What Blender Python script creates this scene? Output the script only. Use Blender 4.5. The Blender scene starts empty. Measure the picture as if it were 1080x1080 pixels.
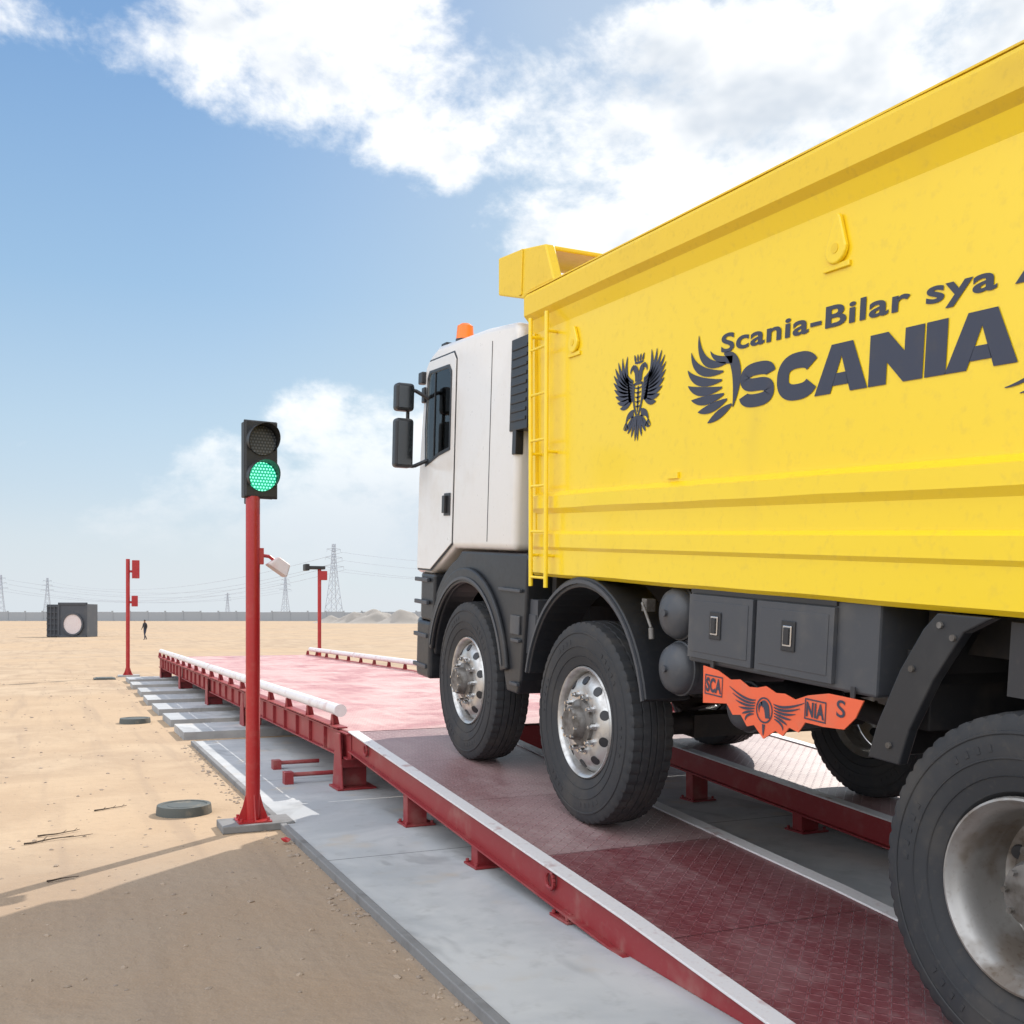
import bpy, bmesh, math, random
from mathutils import Vector, Matrix, noise as mnoise
random.seed(4)
sc=bpy.context.scene
COL=sc.collection
H=1.565; TH=math.radians(24)
SLOPE=.075
# ------------------------------------------------------------------ node helpers
class N:
    def __init__(s,nt,sock): s.nt=nt; s.s=sock
    def _m(s,op,*a,clamp=False):
        n=s.nt.nodes.new('ShaderNodeMath'); n.operation=op; n.use_clamp=clamp
        for i,v in enumerate((s,)+a):
            if isinstance(v,N): s.nt.links.new(v.s,n.inputs[i])
            else: n.inputs[i].default_value=v
        return N(s.nt,n.outputs[0])
    def __add__(s,o): return s._m('ADD',o)
    __radd__=__add__
    def __sub__(s,o): return s._m('SUBTRACT',o)
    def __mul__(s,o): return s._m('MULTIPLY',o)
    __rmul__=__mul__
    def __truediv__(s,o): return s._m('DIVIDE',o)
    def floor(s): return s._m('FLOOR')
    def frac(s): return s._m('FRACT')
    def abs(s): return s._m('ABSOLUTE')
    def max(s,o): return s._m('MAXIMUM',o)
    def min(s,o): return s._m('MINIMUM',o)
    def lt(s,o): return s._m('LESS_THAN',o)
    def gt(s,o): return s._m('GREATER_THAN',o)
    def mod(s,o): return s._m('FLOORED_MODULO',o)
    def sqrt(s): return s._m('SQRT')
    def clamp(s): return s._m('ADD',0.0,clamp=True)
    def sstep(s,a,b,lo=0.,hi=1.):
        n=s.nt.nodes.new('ShaderNodeMapRange'); n.interpolation_type='SMOOTHSTEP'
        s.nt.links.new(s.s,n.inputs[0])
        for i,v in enumerate((a,b,lo,hi)): n.inputs[i+1].default_value=v
        return N(s.nt,n.outputs[0])
def sock(nt,inp,v):
    if isinstance(v,N): nt.links.new(v.s,inp)
    elif isinstance(v,bpy.types.NodeSocket): nt.links.new(v,inp)
    elif isinstance(v,(tuple,list)) and inp.type=='RGBA': inp.default_value=(*v[:3],1)
    else: inp.default_value=v
def mix(nt,f,a,b,mode='MIX'):
    n=nt.nodes.new('ShaderNodeMix'); n.data_type='RGBA'; n.blend_type=mode
    sock(nt,n.inputs[0],f); sock(nt,n.inputs[6],a); sock(nt,n.inputs[7],b)
    return n.outputs[2]
def coords(nt,kind='Object',scale=(1,1,1)):
    t=nt.nodes.new('ShaderNodeTexCoord')
    if scale==(1,1,1): return t.outputs[kind]
    m=nt.nodes.new('ShaderNodeMapping'); m.inputs['Scale'].default_value=scale
    nt.links.new(t.outputs[kind],m.inputs[0]); return m.outputs[0]
def noise(nt,vec,scale,detail=4,rough=.55,dist=0.):
    n=nt.nodes.new('ShaderNodeTexNoise'); nt.links.new(vec,n.inputs['Vector'])
    n.inputs['Scale'].default_value=scale; n.inputs['Detail'].default_value=detail; n.inputs['Roughness'].default_value=rough; n.inputs['Distortion'].default_value=dist
    return N(nt,n.outputs[0])
def xyz(nt,vec):
    n=nt.nodes.new('ShaderNodeSeparateXYZ'); nt.links.new(vec,n.inputs[0]); return [N(nt,o) for o in n.outputs]
def newmat(name):
    m=bpy.data.materials.new(name); m.use_nodes=True; return m,m.node_tree,m.node_tree.nodes['Principled BSDF']
def bump(nt,bs,h,strength=.3,dist=.01):
    b=nt.nodes.new('ShaderNodeBump'); sock(nt,b.inputs['Height'],h); b.inputs['Strength'].default_value=strength; b.inputs['Distance'].default_value=dist
    nt.links.new(b.outputs[0],bs.inputs['Normal'])
def paint(name,base,rough=.4,metal=0.,dirt=(.35,.27,.18),amt=.25,scale=3.,stretch=(1,1,1),bmp=0.,spec=.5,lo=.5,hi=.8,coat=0.,fine=.3):
    m,nt,bs=newmat(name)
    if amt>0:
        n1=noise(nt,coords(nt,'Object',stretch),scale,3,.62); n2=noise(nt,coords(nt,'Object'),scale*9,2,.65)
        f=(n1.sstep(lo,hi)*amt+n2.sstep(.52,.78)*amt*fine).clamp()
        c=mix(nt,f,base,dirt)
        sock(nt,bs.inputs['Base Color'],c)
        sock(nt,bs.inputs['Roughness'],(f*.4+rough+n2*.12).min(1.))
        if bmp: bump(nt,bs,n1,bmp,.01)
    else:
        bs.inputs['Base Color'].default_value=(*base,1); bs.inputs['Roughness'].default_value=rough
    bs.inputs['Metallic'].default_value=metal; bs.inputs['Specular IOR Level'].default_value=spec
    if coat: bs.inputs['Coat Weight'].default_value=coat; bs.inputs['Coat Roughness'].default_value=.12
    return m
# ------------------------------------------------------------------ materials
def sand_mat():
    m,nt,bs=newmat('sand')
    v=coords(nt,'Object')
    big=noise(nt,v,.09,3,.6); mid=noise(nt,v,.9,4,.65,.4); fine=noise(nt,v,11,3,.7); grain=noise(nt,v,80,1,.7)
    tr=noise(nt,coords(nt,'Object',(2.6,.16,1)),1.1,3,.6,.3)
    c=mix(nt,mid.sstep(.35,.68),(.36,.262,.178),(.48,.365,.25))
    c=mix(nt,big.sstep(.4,.65),c,(.45,.325,.21))
    c=mix(nt,tr.sstep(.50,.70,0.,.5),c,(.31,.23,.165))
    c=mix(nt,fine.sstep(.55,.75,0.,.45),c,(.30,.225,.16))
    c=mix(nt,grain.sstep(.6,.8,0.,.4),c,(.54,.45,.35))
    x,y,z=xyz(nt,v)
    # soil coloured darker towards the slab and the near end
    near_dark=x.sstep(-2.6,.6)*y.sstep(8.2,6.2)*x.lt(1.6)
    c=mix(nt,near_dark*(mid.sstep(.3,.6)*.3+.25),c,(.235,.185,.15))
    sock(nt,bs.inputs['Base Color'],c); bs.inputs['Roughness'].default_value=.95; bs.inputs['Specular IOR Level'].default_value=.15
    bump(nt,bs,mid*1.1+fine*.35+tr*.5,.7,.04)
    return m
def concrete_mat():
    m,nt,bs=newmat('concrete')
    v=coords(nt,'Object'); a=noise(nt,v,.8,4,.65,.5); b=noise(nt,v,6,3,.7)
    c=mix(nt,a.sstep(.35,.7),(.37,.385,.395),(.51,.515,.51))
    c=mix(nt,b.sstep(.5,.75,0.,.4),c,(.30,.30,.295))
    c=mix(nt,noise(nt,v,1.9,3).sstep(.58,.74,0.,.55),c,(.48,.39,.28))
    c=mix(nt,noise(nt,coords(nt,'Object',(1,.4,1)),2.3,3,.6,.6).sstep(.58,.68,0.,.5),c,(.24,.245,.25))
    x,y,z=xyz(nt,v); joint=((y+.3)/3.3).frac().lt(.004)
    c=mix(nt,joint*.7,c,(.07,.065,.06))
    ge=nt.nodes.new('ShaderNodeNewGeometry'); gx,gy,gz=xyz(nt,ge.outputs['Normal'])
    c=mix(nt,gz.abs().lt(.6)*.30,c,(.13,.12,.11))  # upright faces darker: shaded side and soil contact put into the colour
    sock(nt,bs.inputs['Base Color'],c); bs.inputs['Roughness'].default_value=.8; bs.inputs['Specular IOR Level'].default_value=.3
    bump(nt,bs,b,.3,.008); return m
def plate_mat(name,red,dust,dlo,dhi,damt,rough,upper=None,step=1.22):
    m,nt,bs=newmat(name)
    v=coords(nt,'Object'); x,y,z=xyz(nt,v)
    f=24.
    cx=(x*f).floor(); cy=(y*f).floor(); lx=(x*f).frac()-.5; ly=(y*f).frac()-.5
    p=(cx+cy).mod(2.); sg=p*2.-1.
    a=(lx+ly*sg).abs(); b=(lx-ly*sg).abs()
    bar=a.sstep(.10,.2,1.,0.)*b.sstep(.62,.74,1.,0.)
    n1=noise(nt,v,1.1,4,.65,.6); n2=noise(nt,v,14,3,.7); n3=noise(nt,coords(nt,'Object',(5,.5,1)),1.6,3,.6)
    d=n1.sstep(dlo,dhi)*damt+n3.sstep(.5,.75)*damt*.55+n2.sstep(.45,.75)*.22
    if upper is not None: d=d+.06+y.sstep(upper-.01,upper+.01)*(n1.sstep(.3,.6)*.20+.36)
    d=d.clamp()
    c=mix(nt,d,red,dust)
    c=mix(nt,bar*n2.sstep(.35,.6)*.4,c,tuple(min(1,k*2.1+.03) for k in red))
    seam=((y-(upper or 0.))/step).frac().lt(.006)
    c=mix(nt,seam*.8,c,(.05,.015,.015))
    sock(nt,bs.inputs['Base Color'],c); sock(nt,bs.inputs['Roughness'],d*.15+rough-bar*.08)
    bs.inputs['Specular IOR Level'].default_value=.5
    bump(nt,bs,bar,.7,.004); return m
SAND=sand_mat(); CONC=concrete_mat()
DECK=plate_mat('deck_paint',(.38,.10,.10),(.60,.40,.36),.3,.62,.8,.36)
RAMP=plate_mat('ramp_paint',(.145,.026,.032),(.37,.27,.26),.42,.78,.30,.34,upper=-3.75)
RED=paint('red_steel_paint',(.26,.024,.028),.42,dirt=(.38,.24,.2),amt=.4,scale=4,bmp=.08)
REDP=paint('red_post_paint',(.36,.012,.014),.32,dirt=(.4,.2,.15),amt=.25,scale=5,coat=.2)
EDGE=paint('worn_white_edge',(.66,.64,.64),.5,dirt=(.36,.20,.19),amt=.65,scale=6,lo=.56,hi=.72)
WPIPE=paint('white_pipe_paint',(.76,.72,.71),.4,dirt=(.5,.28,.24),amt=.55,scale=6)
YEL=paint('yellow_paint',(.90,.645,.012),.30,dirt=(.58,.40,.07),amt=.28,scale=2.2,stretch=(1,1,.3),coat=.35,lo=.55,hi=.85,fine=.7,bmp=.06)
YEL2=paint('yellow_rim_paint',(.80,.55,.02),.40,dirt=(.48,.33,.07),amt=.30,scale=3,stretch=(1,.4,1),lo=.5,hi=.78,fine=.7)
WHITE=paint('white_cab_paint',(.73,.715,.69),.24,dirt=(.50,.43,.34),amt=.28,scale=2.,coat=.4)
BLACKP=paint('black_plastic',(.018,.020,.024),.34,dirt=(.10,.09,.08),amt=.3,scale=3)
GREYP=paint('grey_plastic',(.055,.06,.07),.40,dirt=(.17,.155,.13),amt=.4,scale=3)
DARKST=paint('dark_steel',(.03,.03,.033),.6,dirt=(.13,.11,.09),amt=.5,scale=4)
RUBBER=paint('tyre_rubber',(.030,.032,.036),.62,dirt=(.11,.096,.08),amt=.42,scale=3.5,spec=.4,lo=.45,hi=.8,fine=.6)
ALU=paint('rim_aluminium',(.60,.60,.59),.30,metal=.8,dirt=(.22,.18,.15),amt=.55,scale=7,lo=.45,hi=.7)
RRIM=paint('rear_rim_steel',(.40,.39,.375),.36,metal=.65,dirt=(.17,.13,.095),amt=.75,scale=5,lo=.42,hi=.68)
HUBM=paint('hub_steel',(.20,.19,.18),.42,metal=.5,dirt=(.08,.065,.05),amt=.7,scale=9,lo=.4,hi=.65)
INK=paint('decal_ink',(.035,.042,.07),.45,dirt=(.10,.09,.08),amt=.25,scale=9)
ORNG=paint('orange_banner_paint',(.80,.13,.05),.5,dirt=(.45,.22,.14),amt=.35,scale=6)
BLK=paint('black_housing',(.014,.015,.016),.4,dirt=(.10,.09,.08),amt=.2,scale=6)
LGREY=paint('lamp_grey',(.62,.55,.54),.45,dirt=(.5,.2,.18),amt=.5,scale=8)
FWALL=paint('grey_wall',(.30,.32,.34),.8,amt=0.)
KERB=paint('dark_kerb',(.20,.20,.20),.85,dirt=(.10,.095,.09),amt=.7,scale=4)
HEAP=paint('grey_heap',(.33,.30,.265),.9,dirt=(.22,.20,.18),amt=.5,scale=.4)
PYL=paint('pylon_steel',(.42,.46,.52),.7,amt=0.)
BOXD=paint('formwork_steel',(.055,.062,.075),.6,dirt=(.16,.15,.14),amt=.4,scale=1.)
TWIG=paint('dry_twig',(.05,.035,.025),.9,amt=0.)
LID=paint('lid_concrete',(.075,.085,.08),.6,dirt=(.30,.25,.18),amt=.5,scale=8)
SEAT=paint('cab_interior',(.07,.07,.075),.8,amt=0.)
INTR=paint('cab_lining',(.42,.42,.41),.8,amt=0.)
m,nt,bs=newmat('window_glass')
o_=nt.nodes['Material Output']; t_=nt.nodes.new('ShaderNodeBsdfTransparent'); t_.inputs[0].default_value=(.86,.92,.92,1)
g_=nt.nodes.new('ShaderNodeBsdfGlossy'); g_.inputs['Roughness'].default_value=.03; mx=nt.nodes.new('ShaderNodeMixShader'); fr=nt.nodes.new('ShaderNodeFresnel'); fr.inputs[0].default_value=1.5
nt.links.new(fr.outputs[0],mx.inputs[0]); nt.links.new(t_.outputs[0],mx.inputs[1]); nt.links.new(g_.outputs[0],mx.inputs[2]); nt.links.new(mx.outputs[0],o_.inputs[0]); GLASS=m
m,nt,bs=newmat('amber_lens'); bs.inputs['Base Color'].default_value=(.95,.20,.01,1); bs.inputs['Roughness'].default_value=.25; AMBER=m
m,nt,bs=newmat('mirror_surface'); bs.inputs['Base Color'].default_value=(.10,.11,.12,1); bs.inputs['Metallic'].default_value=1; bs.inputs['Roughness'].default_value=.12; MIR=m
m,nt,bs=newmat('chrome'); bs.inputs['Base Color'].default_value=(.6,.6,.6,1); bs.inputs['Metallic'].default_value=1; bs.inputs['Roughness'].default_value=.25; CHROME=m
def lens_mat(name,lit):
    m,nt,bs=newmat(name); v=coords(nt,'Object'); x,y,z=xyz(nt,v)
    f=44.; row=(z*f).floor(); lx=((x*f)+row.mod(2.)*.5).frac()-.5; lz=(z*f).frac()-.5
    d=(lx*lx+lz*lz).sqrt(); dot=d.sstep(.20,.42,1.,0.)
    if lit:
        sock(nt,bs.inputs['Base Color'],(.0,.12,.07)); sock(nt,bs.inputs['Emission Color'],mix(nt,dot,(0.,.48,.27),(.25,1.,.62))); sock(nt,bs.inputs['Emission Strength'],dot*1.0+.9)
    else: sock(nt,bs.inputs['Base Color'],mix(nt,dot,(.02,.025,.03),(.10,.11,.12)))
    bs.inputs['Roughness'].default_value=.3; return m
LGREEN=lens_mat('green_lens',True); LDARK=lens_mat('dark_lens',False)
# ------------------------------------------------------------------ mesh builder
class B:
    def __init__(s): s.v=[];s.f=[];s.mi=[];s.m=0
    def add(s,vs,fs):
        o=len(s.v); s.v+= [tuple(p) for p in vs]; s.f+=[tuple(i+o for i in f) for f in fs]; s.mi+=[s.m]*len(fs); return s
    def box(s,x0,x1,y0,y1,z0,z1):
        return s.add([(x,y,z) for z in (z0,z1) for y in (y0,y1) for x in (x0,x1)],[(0,2,3,1),(4,5,7,6),(0,1,5,4),(2,6,7,3),(0,4,6,2),(1,3,7,5)])
    def cyl(s,p0,p1,r,seg=16,r1=None,cap=True):
        p0=Vector(p0);p1=Vector(p1); r1=r if r1 is None else r1
        d=(p1-p0).normalized(); a=d.orthogonal().normalized(); b=d.cross(a)
        vs=[]
        for p,rr in((p0,r),(p1,r1)):
            for i in range(seg):
                t=2*math.pi*i/seg; vs.append(p+a*math.cos(t)*rr+b*math.sin(t)*rr)
        fs=[(i,(i+1)%seg,seg+(i+1)%seg,seg+i) for i in range(seg)]
        if cap: fs+=[tuple(range(seg-1,-1,-1)),tuple(range(seg,2*seg))]
        return s.add(vs,fs)
    def tube(s,pts,r,seg=8):
        for a,b in zip(pts,pts[1:]): s.cyl(a,b,r,seg)
        return s
    def prism(s,poly,axis,a,b):
        n=len(poly)
        def P(p,t): return (t,p[0],p[1]) if axis=='x' else ((p[0],t,p[1]) if axis=='y' else (p[0],p[1],t))
        vs=[P(p,a) for p in poly]+[P(p,b) for p in poly]
        return s.add(vs,[tuple(range(n-1,-1,-1)),tuple(range(n,2*n))]+[(i,(i+1)%n,n+(i+1)%n,n+i) for i in range(n)])
    def lathe(s,prof,seg=64,fn=None,closed=False):
        n=len(prof); vs=[]
        for i in range(seg):
            t=2*math.pi*i/seg
            for j,(x,r) in enumerate(prof):
                rr=r+(fn(i,j) if fn else 0); vs.append((x,rr*math.cos(t),rr*math.sin(t)))
        fs=[]
        for i in range(seg):
            k=(i+1)%seg
            for j in range(n-1 if not closed else n):
                q=(j+1)%n; fs.append((i*n+j,i*n+q,k*n+q,k*n+j))
        return s.add(vs,fs)
    def obj(s,name,mats,parent=None,bevel=0.,smooth=False,seg=2,loc=None,sharp=35,label=None,recalc=True):
        me=bpy.data.meshes.new(name); me.from_pydata(s.v,[],s.f)
        if not isinstance(mats,(list,tuple)): mats=[mats]
        for m in mats: me.materials.append(m)
        for p,i in zip(me.polygons,s.mi): p.material_index=i
        if recalc:
            bm=bmesh.new(); bm.from_mesh(me); bmesh.ops.recalc_face_normals(bm,faces=bm.faces); bm.to_mesh(me); bm.free()
        if smooth:
            for p in me.polygons: p.use_smooth=True
            me.set_sharp_from_angle(angle=math.radians(sharp))
        o=bpy.data.objects.new(name,me); COL.objects.link(o)
        if parent: o.parent=parent
        if loc: o.location=loc
        if bevel:
            md=o.modifiers.new('bevel','BEVEL'); md.width=bevel; md.segments=seg; md.limit_method='ANGLE'; md.angle_limit=math.radians(35); md.harden_normals=False
        if label: o['label']=label
        return o
def bake(o):
    bpy.context.view_layer.update()
    me=bpy.data.meshes.new_from_object(o.evaluated_get(bpy.context.evaluated_depsgraph_get())); o.modifiers.clear(); o.data=me
def cut(o,builder,mat=None):
    c=builder.obj('cutter',mat or INTR); c.parent=o.parent
    md=o.modifiers.new('cut','BOOLEAN'); md.operation='DIFFERENCE'; md.object=c; md.solver='EXACT'; md.material_mode='TRANSFER' if mat else 'INDEX'
    bake(o); bpy.data.objects.remove(c)
def thing(name,label,cat,loc=(0,0,0),group=None):
    e=bpy.data.objects.new(name,None); COL.objects.link(e); e.location=loc; e['label']=label; e['category']=cat; e.empty_display_size=.2
    if group: e['group']=group
    return e
def tag(o,label,cat,group=None):
    o['label']=label; o['category']=cat
    if group: o['group']=group
    return o
# ------------------------------------------------------------------ world
w=bpy.data.worlds.new("World"); sc.world=w; w.use_nodes=True
w.cycles.sampling_method='MANUAL'; w.cycles.sample_map_resolution=512
nt=w.node_tree; bg=nt.nodes['Background']
SUN_AZ,SUN_EL=51.,40.
sky=nt.nodes.new('ShaderNodeTexSky'); sky.sky_type='NISHITA'; sky.sun_disc=False
sky.sun_elevation=math.radians(SUN_EL); sky.sun_rotation=math.radians(SUN_AZ); sky.dust_density=1.5
tc=nt.nodes.new('ShaderNodeTexCoord'); D=tc.outputs['Generated']
dx,dy,dz=xyz(nt,D)
az=dx._m('ARCTAN2',dy)*57.2958; el=dz.max(-1.)._m('ARCSINE')*57.2958
STR=.12; K=1/STR
def kc(c): return tuple(x*K for x in c)
ramp=nt.nodes.new('ShaderNodeValToRGB'); cr=ramp.color_ramp
nt.links.new((el/90.).clamp().s,ramp.inputs[0])
stops=[(0,(.68,.77,.86)),(.045,(.66,.77,.87)),(.11,(.52,.70,.86)),(.19,(.34,.56,.81)),(.31,(.20,.40,.72)),(.6,(.10,.24,.55)),(1,(.07,.18,.48))]
while len(cr.elements)<len(stops): cr.elements.new(.5)
for e,(p,c) in zip(cr.elements,stops): e.position=p; e.color=(*c,1)
grad=mix(nt,1.,ramp.outputs[0],(K,K,K),'MULTIPLY')
nclamp=mix(nt,1.,sky.outputs[0],(7.,7.,7.),'DARKEN')
base=mix(nt,.8,nclamp,grad)
base=mix(nt,(az.sstep(4.,42.)*.62),base,kc((.70,.80,.89)))
# (azimuth, elevation, half width, half height, cap)
blobs=[(0,30.5,9,4.2,.45),(7.5,29.8,6,3.6,.6),(14,28.9,7.5,4.1,.7),(19.8,26.2,4.8,3.3,.6),(20.6,24.8,2.6,2.1,.45),(25,26.8,4.5,3.4,.8),(31,26.6,8.5,5.6,1.),(40,26.5,9,6.5,1.),(35.5,21.6,4.4,2.8,.6),(27.4,20.5,5.2,2.7,.7),(49,28,8,6,.8),
 (13,10.6,3.0,2.8,.7),(16.8,8.6,5.4,4.0,.75),(8.6,7.4,4.0,2.6,.6),(12,5.4,12,3.2,.55),(1.0,8.0,3.0,1.3,-.02),(27,10,9,4,.6),(45,14,9,5,.6),(-22,22,12,6,.8)]
dens=None
for a,e,ra,re,cap in blobs:
    u=(az-a)/ra; v=(el-e)/re
    t=((u*u+v*v)*-1.+1.).min(cap)
    dens=t if dens is None else dens.max(t)
dens=dens.max(-.9)
nv=nt.nodes.new('ShaderNodeMapping'); nv.inputs['Scale'].default_value=(1,1,1.5); nv.inputs['Location'].default_value=(.37,.11,.2); nt.links.new(D,nv.inputs[0])
n1=noise(nt,nv.outputs[0],7.0,8,.62,.15); n2=noise(nt,nv.outputs[0],24,3,.65,.2)
off=nt.nodes.new('ShaderNodeVectorMath'); off.operation='ADD'; nt.links.new(nv.outputs[0],off.inputs[0])
a=math.radians(SUN_AZ); off.inputs[1].default_value=(.018*math.sin(a),.018*math.cos(a),.05)
n1b=noise(nt,off.outputs[0],7.0,4,.60,.15)
q=dens.min(.7)*1.0+(n1-.5)*3.9+(n2-.5)*.7
alpha=q.sstep(-.15,.80)
shade=((n1b-.5)*3.0+dens*1.0).sstep(.25,1.45)
ccol=mix(nt,shade*el.sstep(9.,19.,.25,.9),kc((1.18,1.18,1.17)),kc((.62,.70,.80)))
ccol=mix(nt,el.sstep(10.,3.),ccol,kc((.84,.89,.93)))
col=mix(nt,alpha*el.sstep(1.,17.,.35,.98),base,ccol)
col=mix(nt,el.sstep(7.,-.5)*.6,col,kc((.78,.84,.89)))
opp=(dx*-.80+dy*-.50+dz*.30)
sky_fill=opp.sstep(.15,.6)*el.sstep(2.,14.)  # bright fill added to the unseen sky behind the camera, lifting shaded sides
col=mix(nt,sky_fill,col,kc((2.02,2.08,2.20)))
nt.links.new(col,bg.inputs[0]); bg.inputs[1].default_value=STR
L=bpy.data.lights.new('sun','SUN'); L.energy=4.8; L.angle=.009; L.color=(1,.94,.86); lo=bpy.data.objects.new('sun',L); COL.objects.link(lo)
a=math.radians(SUN_AZ); e=math.radians(SUN_EL)
lo.rotation_euler=Vector((math.sin(a)*math.cos(e),math.cos(a)*math.cos(e),math.sin(e))).to_track_quat('Z','Y').to_euler()
# ------------------------------------------------------------------ ground
def gh(r):
    def ss(a,b,x):
        t=max(0,min(1,(x-a)/(b-a))); return t*t*(3-2*t)
    return -.45*ss(35,65,r)*(1-ss(115,200,r))
rs=[0,1,2,3,4,6,8,10,12,15,18,22,26,30]+list(range(34,220,5))+[240,280,340,420,560,800,1200,2000,3500]
b=B(); vs=[];fs=[]; S=96
for r in rs:
    for i in range(S):
        t=2*math.pi*i/S; x,y=r*math.sin(t),r*math.cos(t); vs.append((x,y,gh(r)))
for j in range(len(rs)-1):
    for i in range(S):
        k=(i+1)%S; fs.append((j*S+i,j*S+k,(j+1)*S+k,(j+1)*S+i))
b.add(vs,fs); g=b.obj('ground',SAND,smooth=True,sharp=180,recalc=False); g['kind']='structure'
b=B()
ico=bmesh.new(); bmesh.ops.create_icosphere(ico,subdivisions=1,radius=1); iv=[v.co.copy() for v in ico.verts]; iff=[tuple(v.index for v in f.verts) for f in ico.faces]; ico.free()
def stone(b,x,y,s,z=0.):
    R=Matrix.Rotation(random.random()*6,3,'Z'); sc3=(s*random.uniform(.7,1.3),s*random.uniform(.6,1.1),s*random.uniform(.35,.7))
    vs=[]
    for v in iv:
        k=random.uniform(.75,1.15); p=R@Vector((v.x*sc3[0]*k,v.y*sc3[1]*k,v.z*sc3[2]*k)); vs.append((p.x+x,p.y+y,p.z+z))
    b.add(vs,iff)
for i in range(2200):
    y=random.uniform(1.5,9)+random.random()**2*25; x=random.uniform(-9 if y>8 else -3.5,1.42)
    stone(b,x,y,random.choice((.004,.006,.008,.01,.016))*random.uniform(.6,1.3)*(1+y/40))
for i in range(260):
    stone(b,1.47+random.uniform(-.12,.02),random.uniform(2,13),random.uniform(.006,.026))
pb=b.obj('pebbles',paint('pebble',(.36,.28,.21),.9,dirt=(.22,.18,.15),amt=.6,scale=3.,lo=.4,hi=.6),smooth=False); pb['kind']='stuff'; pb['label']='small stones scattered over the sand'
def slab(name,x0,x1,y0,y1,h):
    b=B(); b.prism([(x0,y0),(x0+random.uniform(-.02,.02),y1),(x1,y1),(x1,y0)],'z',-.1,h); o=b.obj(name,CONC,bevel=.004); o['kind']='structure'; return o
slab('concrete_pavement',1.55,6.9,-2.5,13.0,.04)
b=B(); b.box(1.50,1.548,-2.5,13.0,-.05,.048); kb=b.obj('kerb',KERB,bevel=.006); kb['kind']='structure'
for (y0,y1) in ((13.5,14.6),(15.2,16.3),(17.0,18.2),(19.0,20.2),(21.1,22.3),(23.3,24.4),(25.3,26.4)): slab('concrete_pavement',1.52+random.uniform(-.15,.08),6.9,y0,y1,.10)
# ------------------------------------------------------------------ weighbridge
XL,XR=2.34,6.0; YB=8.70; YE=26.6; ZD=.56
wb=thing('weighbridge','long dusty red steel weighbridge deck with white pipe guard rails','weighbridge',(XL,YB,0))
def rel(b):
    b.v=[(x-XL,y-YB,z) for x,y,z in b.v]; return b
b=B(); b.box(XL,XR,YB,YE,ZD-.012,ZD)
dk=rel(b).obj('deck',DECK,wb,loc=None)
def beam(name,x,out,y0,y1,ztop,h,parent,shift=True,mat=RED):
    b=B(); zt=ztop-.014
    b.box(min(x,x-out*.012),max(x,x-out*.012),y0,y1,zt-h,zt)
    b.box(min(x+out*.035,x-out*.04),max(x+out*.035,x-out*.04),y0,y1,zt-.014,zt-.001)
    b.box(min(x+out*.035,x-out*.04),max(x+out*.035,x-out*.04),y0,y1,zt-h-.012,zt-h)
    y=y0+.25
    while y<y1: b.box(min(x,x+out*.03),max(x,x+out*.03),y,y+.012,zt-h,zt-.014); y+=.62
    rel(b).obj(name,mat,parent,bevel=.003)
beam('side_beam',XL,-1,YB,YE,ZD,.22,wb); beam('side_beam',XR,1,YB,YE,ZD,.22,wb)
b=B(); b.box(XL+.02,XR-.02,YB+.002,YB+.02,ZD-.24,ZD-.02); rel(b).obj('end_beam',RED,wb)
for k in range(1,5):
    b=B(); b.box(XL+k*.73-.05,XL+k*.73+.05,YB+.03,YE-.03,ZD-.23,ZD-.02); rel(b).obj('under_beam',DARKST,wb)
def pedestal(x,out,y):
    b=B()
    b.prism([(y-.17,.055),(y+.17,.055),(y+.07,ZD-.03),(y-.07,ZD-.03)],'x',x+out*.05,x+out*.065)
    b.box(min(x-out*.25,x+out*.1),max(x-out*.25,x+out*.1),y-.16,y+.16,.041,.06)
    b.box(min(x-out*.2,x+out*.05),max(x-out*.2,x+out*.05),y-.012,y+.012,.06,ZD-.25)
    b.box(min(x-out*.22,x+out*.05),max(x-out*.22,x+out*.05),y-.09,y+.09,ZD-.33,ZD-.25)
    rel(b).obj('pedestal',RED,wb,bevel=.004)
for y in (8.92,14.05,17.6,21.7,25.8): pedestal(XL,-1,y); pedestal(XR,1,y)
for yy,l,h in ((9.35,.42,.12),(10.3,.34,.10)):
    b=B(); b.cyl((XL-l,yy,h),(XL+.1,yy,h),.020,10); b.box(XL-l-.03,XL-l+.05,yy-.055,yy+.055,.041,h+.03); rel(b).obj('check_rod',RED,wb)
def guard(x,out):
    z=ZD+.155; ys=[9.08,13.2,17.6,22.0,26.4]
    for y0,y1 in zip(ys,ys[1:]):
        b=B(); b.cyl((x,y0,z),(x,y1-.12,z),.052,20)
        b.cyl((x,y0-.03,z),(x,y0,z),.058,20)
        rel(b).obj('guard_rail',WPIPE,wb,smooth=True)
    y=9.25
    while y<YE:
        b=B()
        b.prism([(x-.045,ZD+.001),(x+.045,ZD+.001),(x+.02,z-.045),(x-.02,z-.045)],'y',y,y+.012)
        b.prism([(y-.06,ZD-.02),(y+.08,ZD-.02),(y+.03,z-.05),(y-.01,z-.05)],'x',x+out*.02,x+out*.03)
        rel(b).obj('rail_bracket',RED,wb); y+=1.02
    b=B(); b.box(x-.05,x+.05,9.0,YE,ZD+.0012,ZD+.012); rel(b).obj('rail_base',RED,wb)
guard(XL,-1); guard(XR,1)
def rz(y):
    if y>=4: return ZD-SLOPE*(YB-y)
    return max(.045,ZD-SLOPE*(YB-4)-.095*(4-y))
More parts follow.
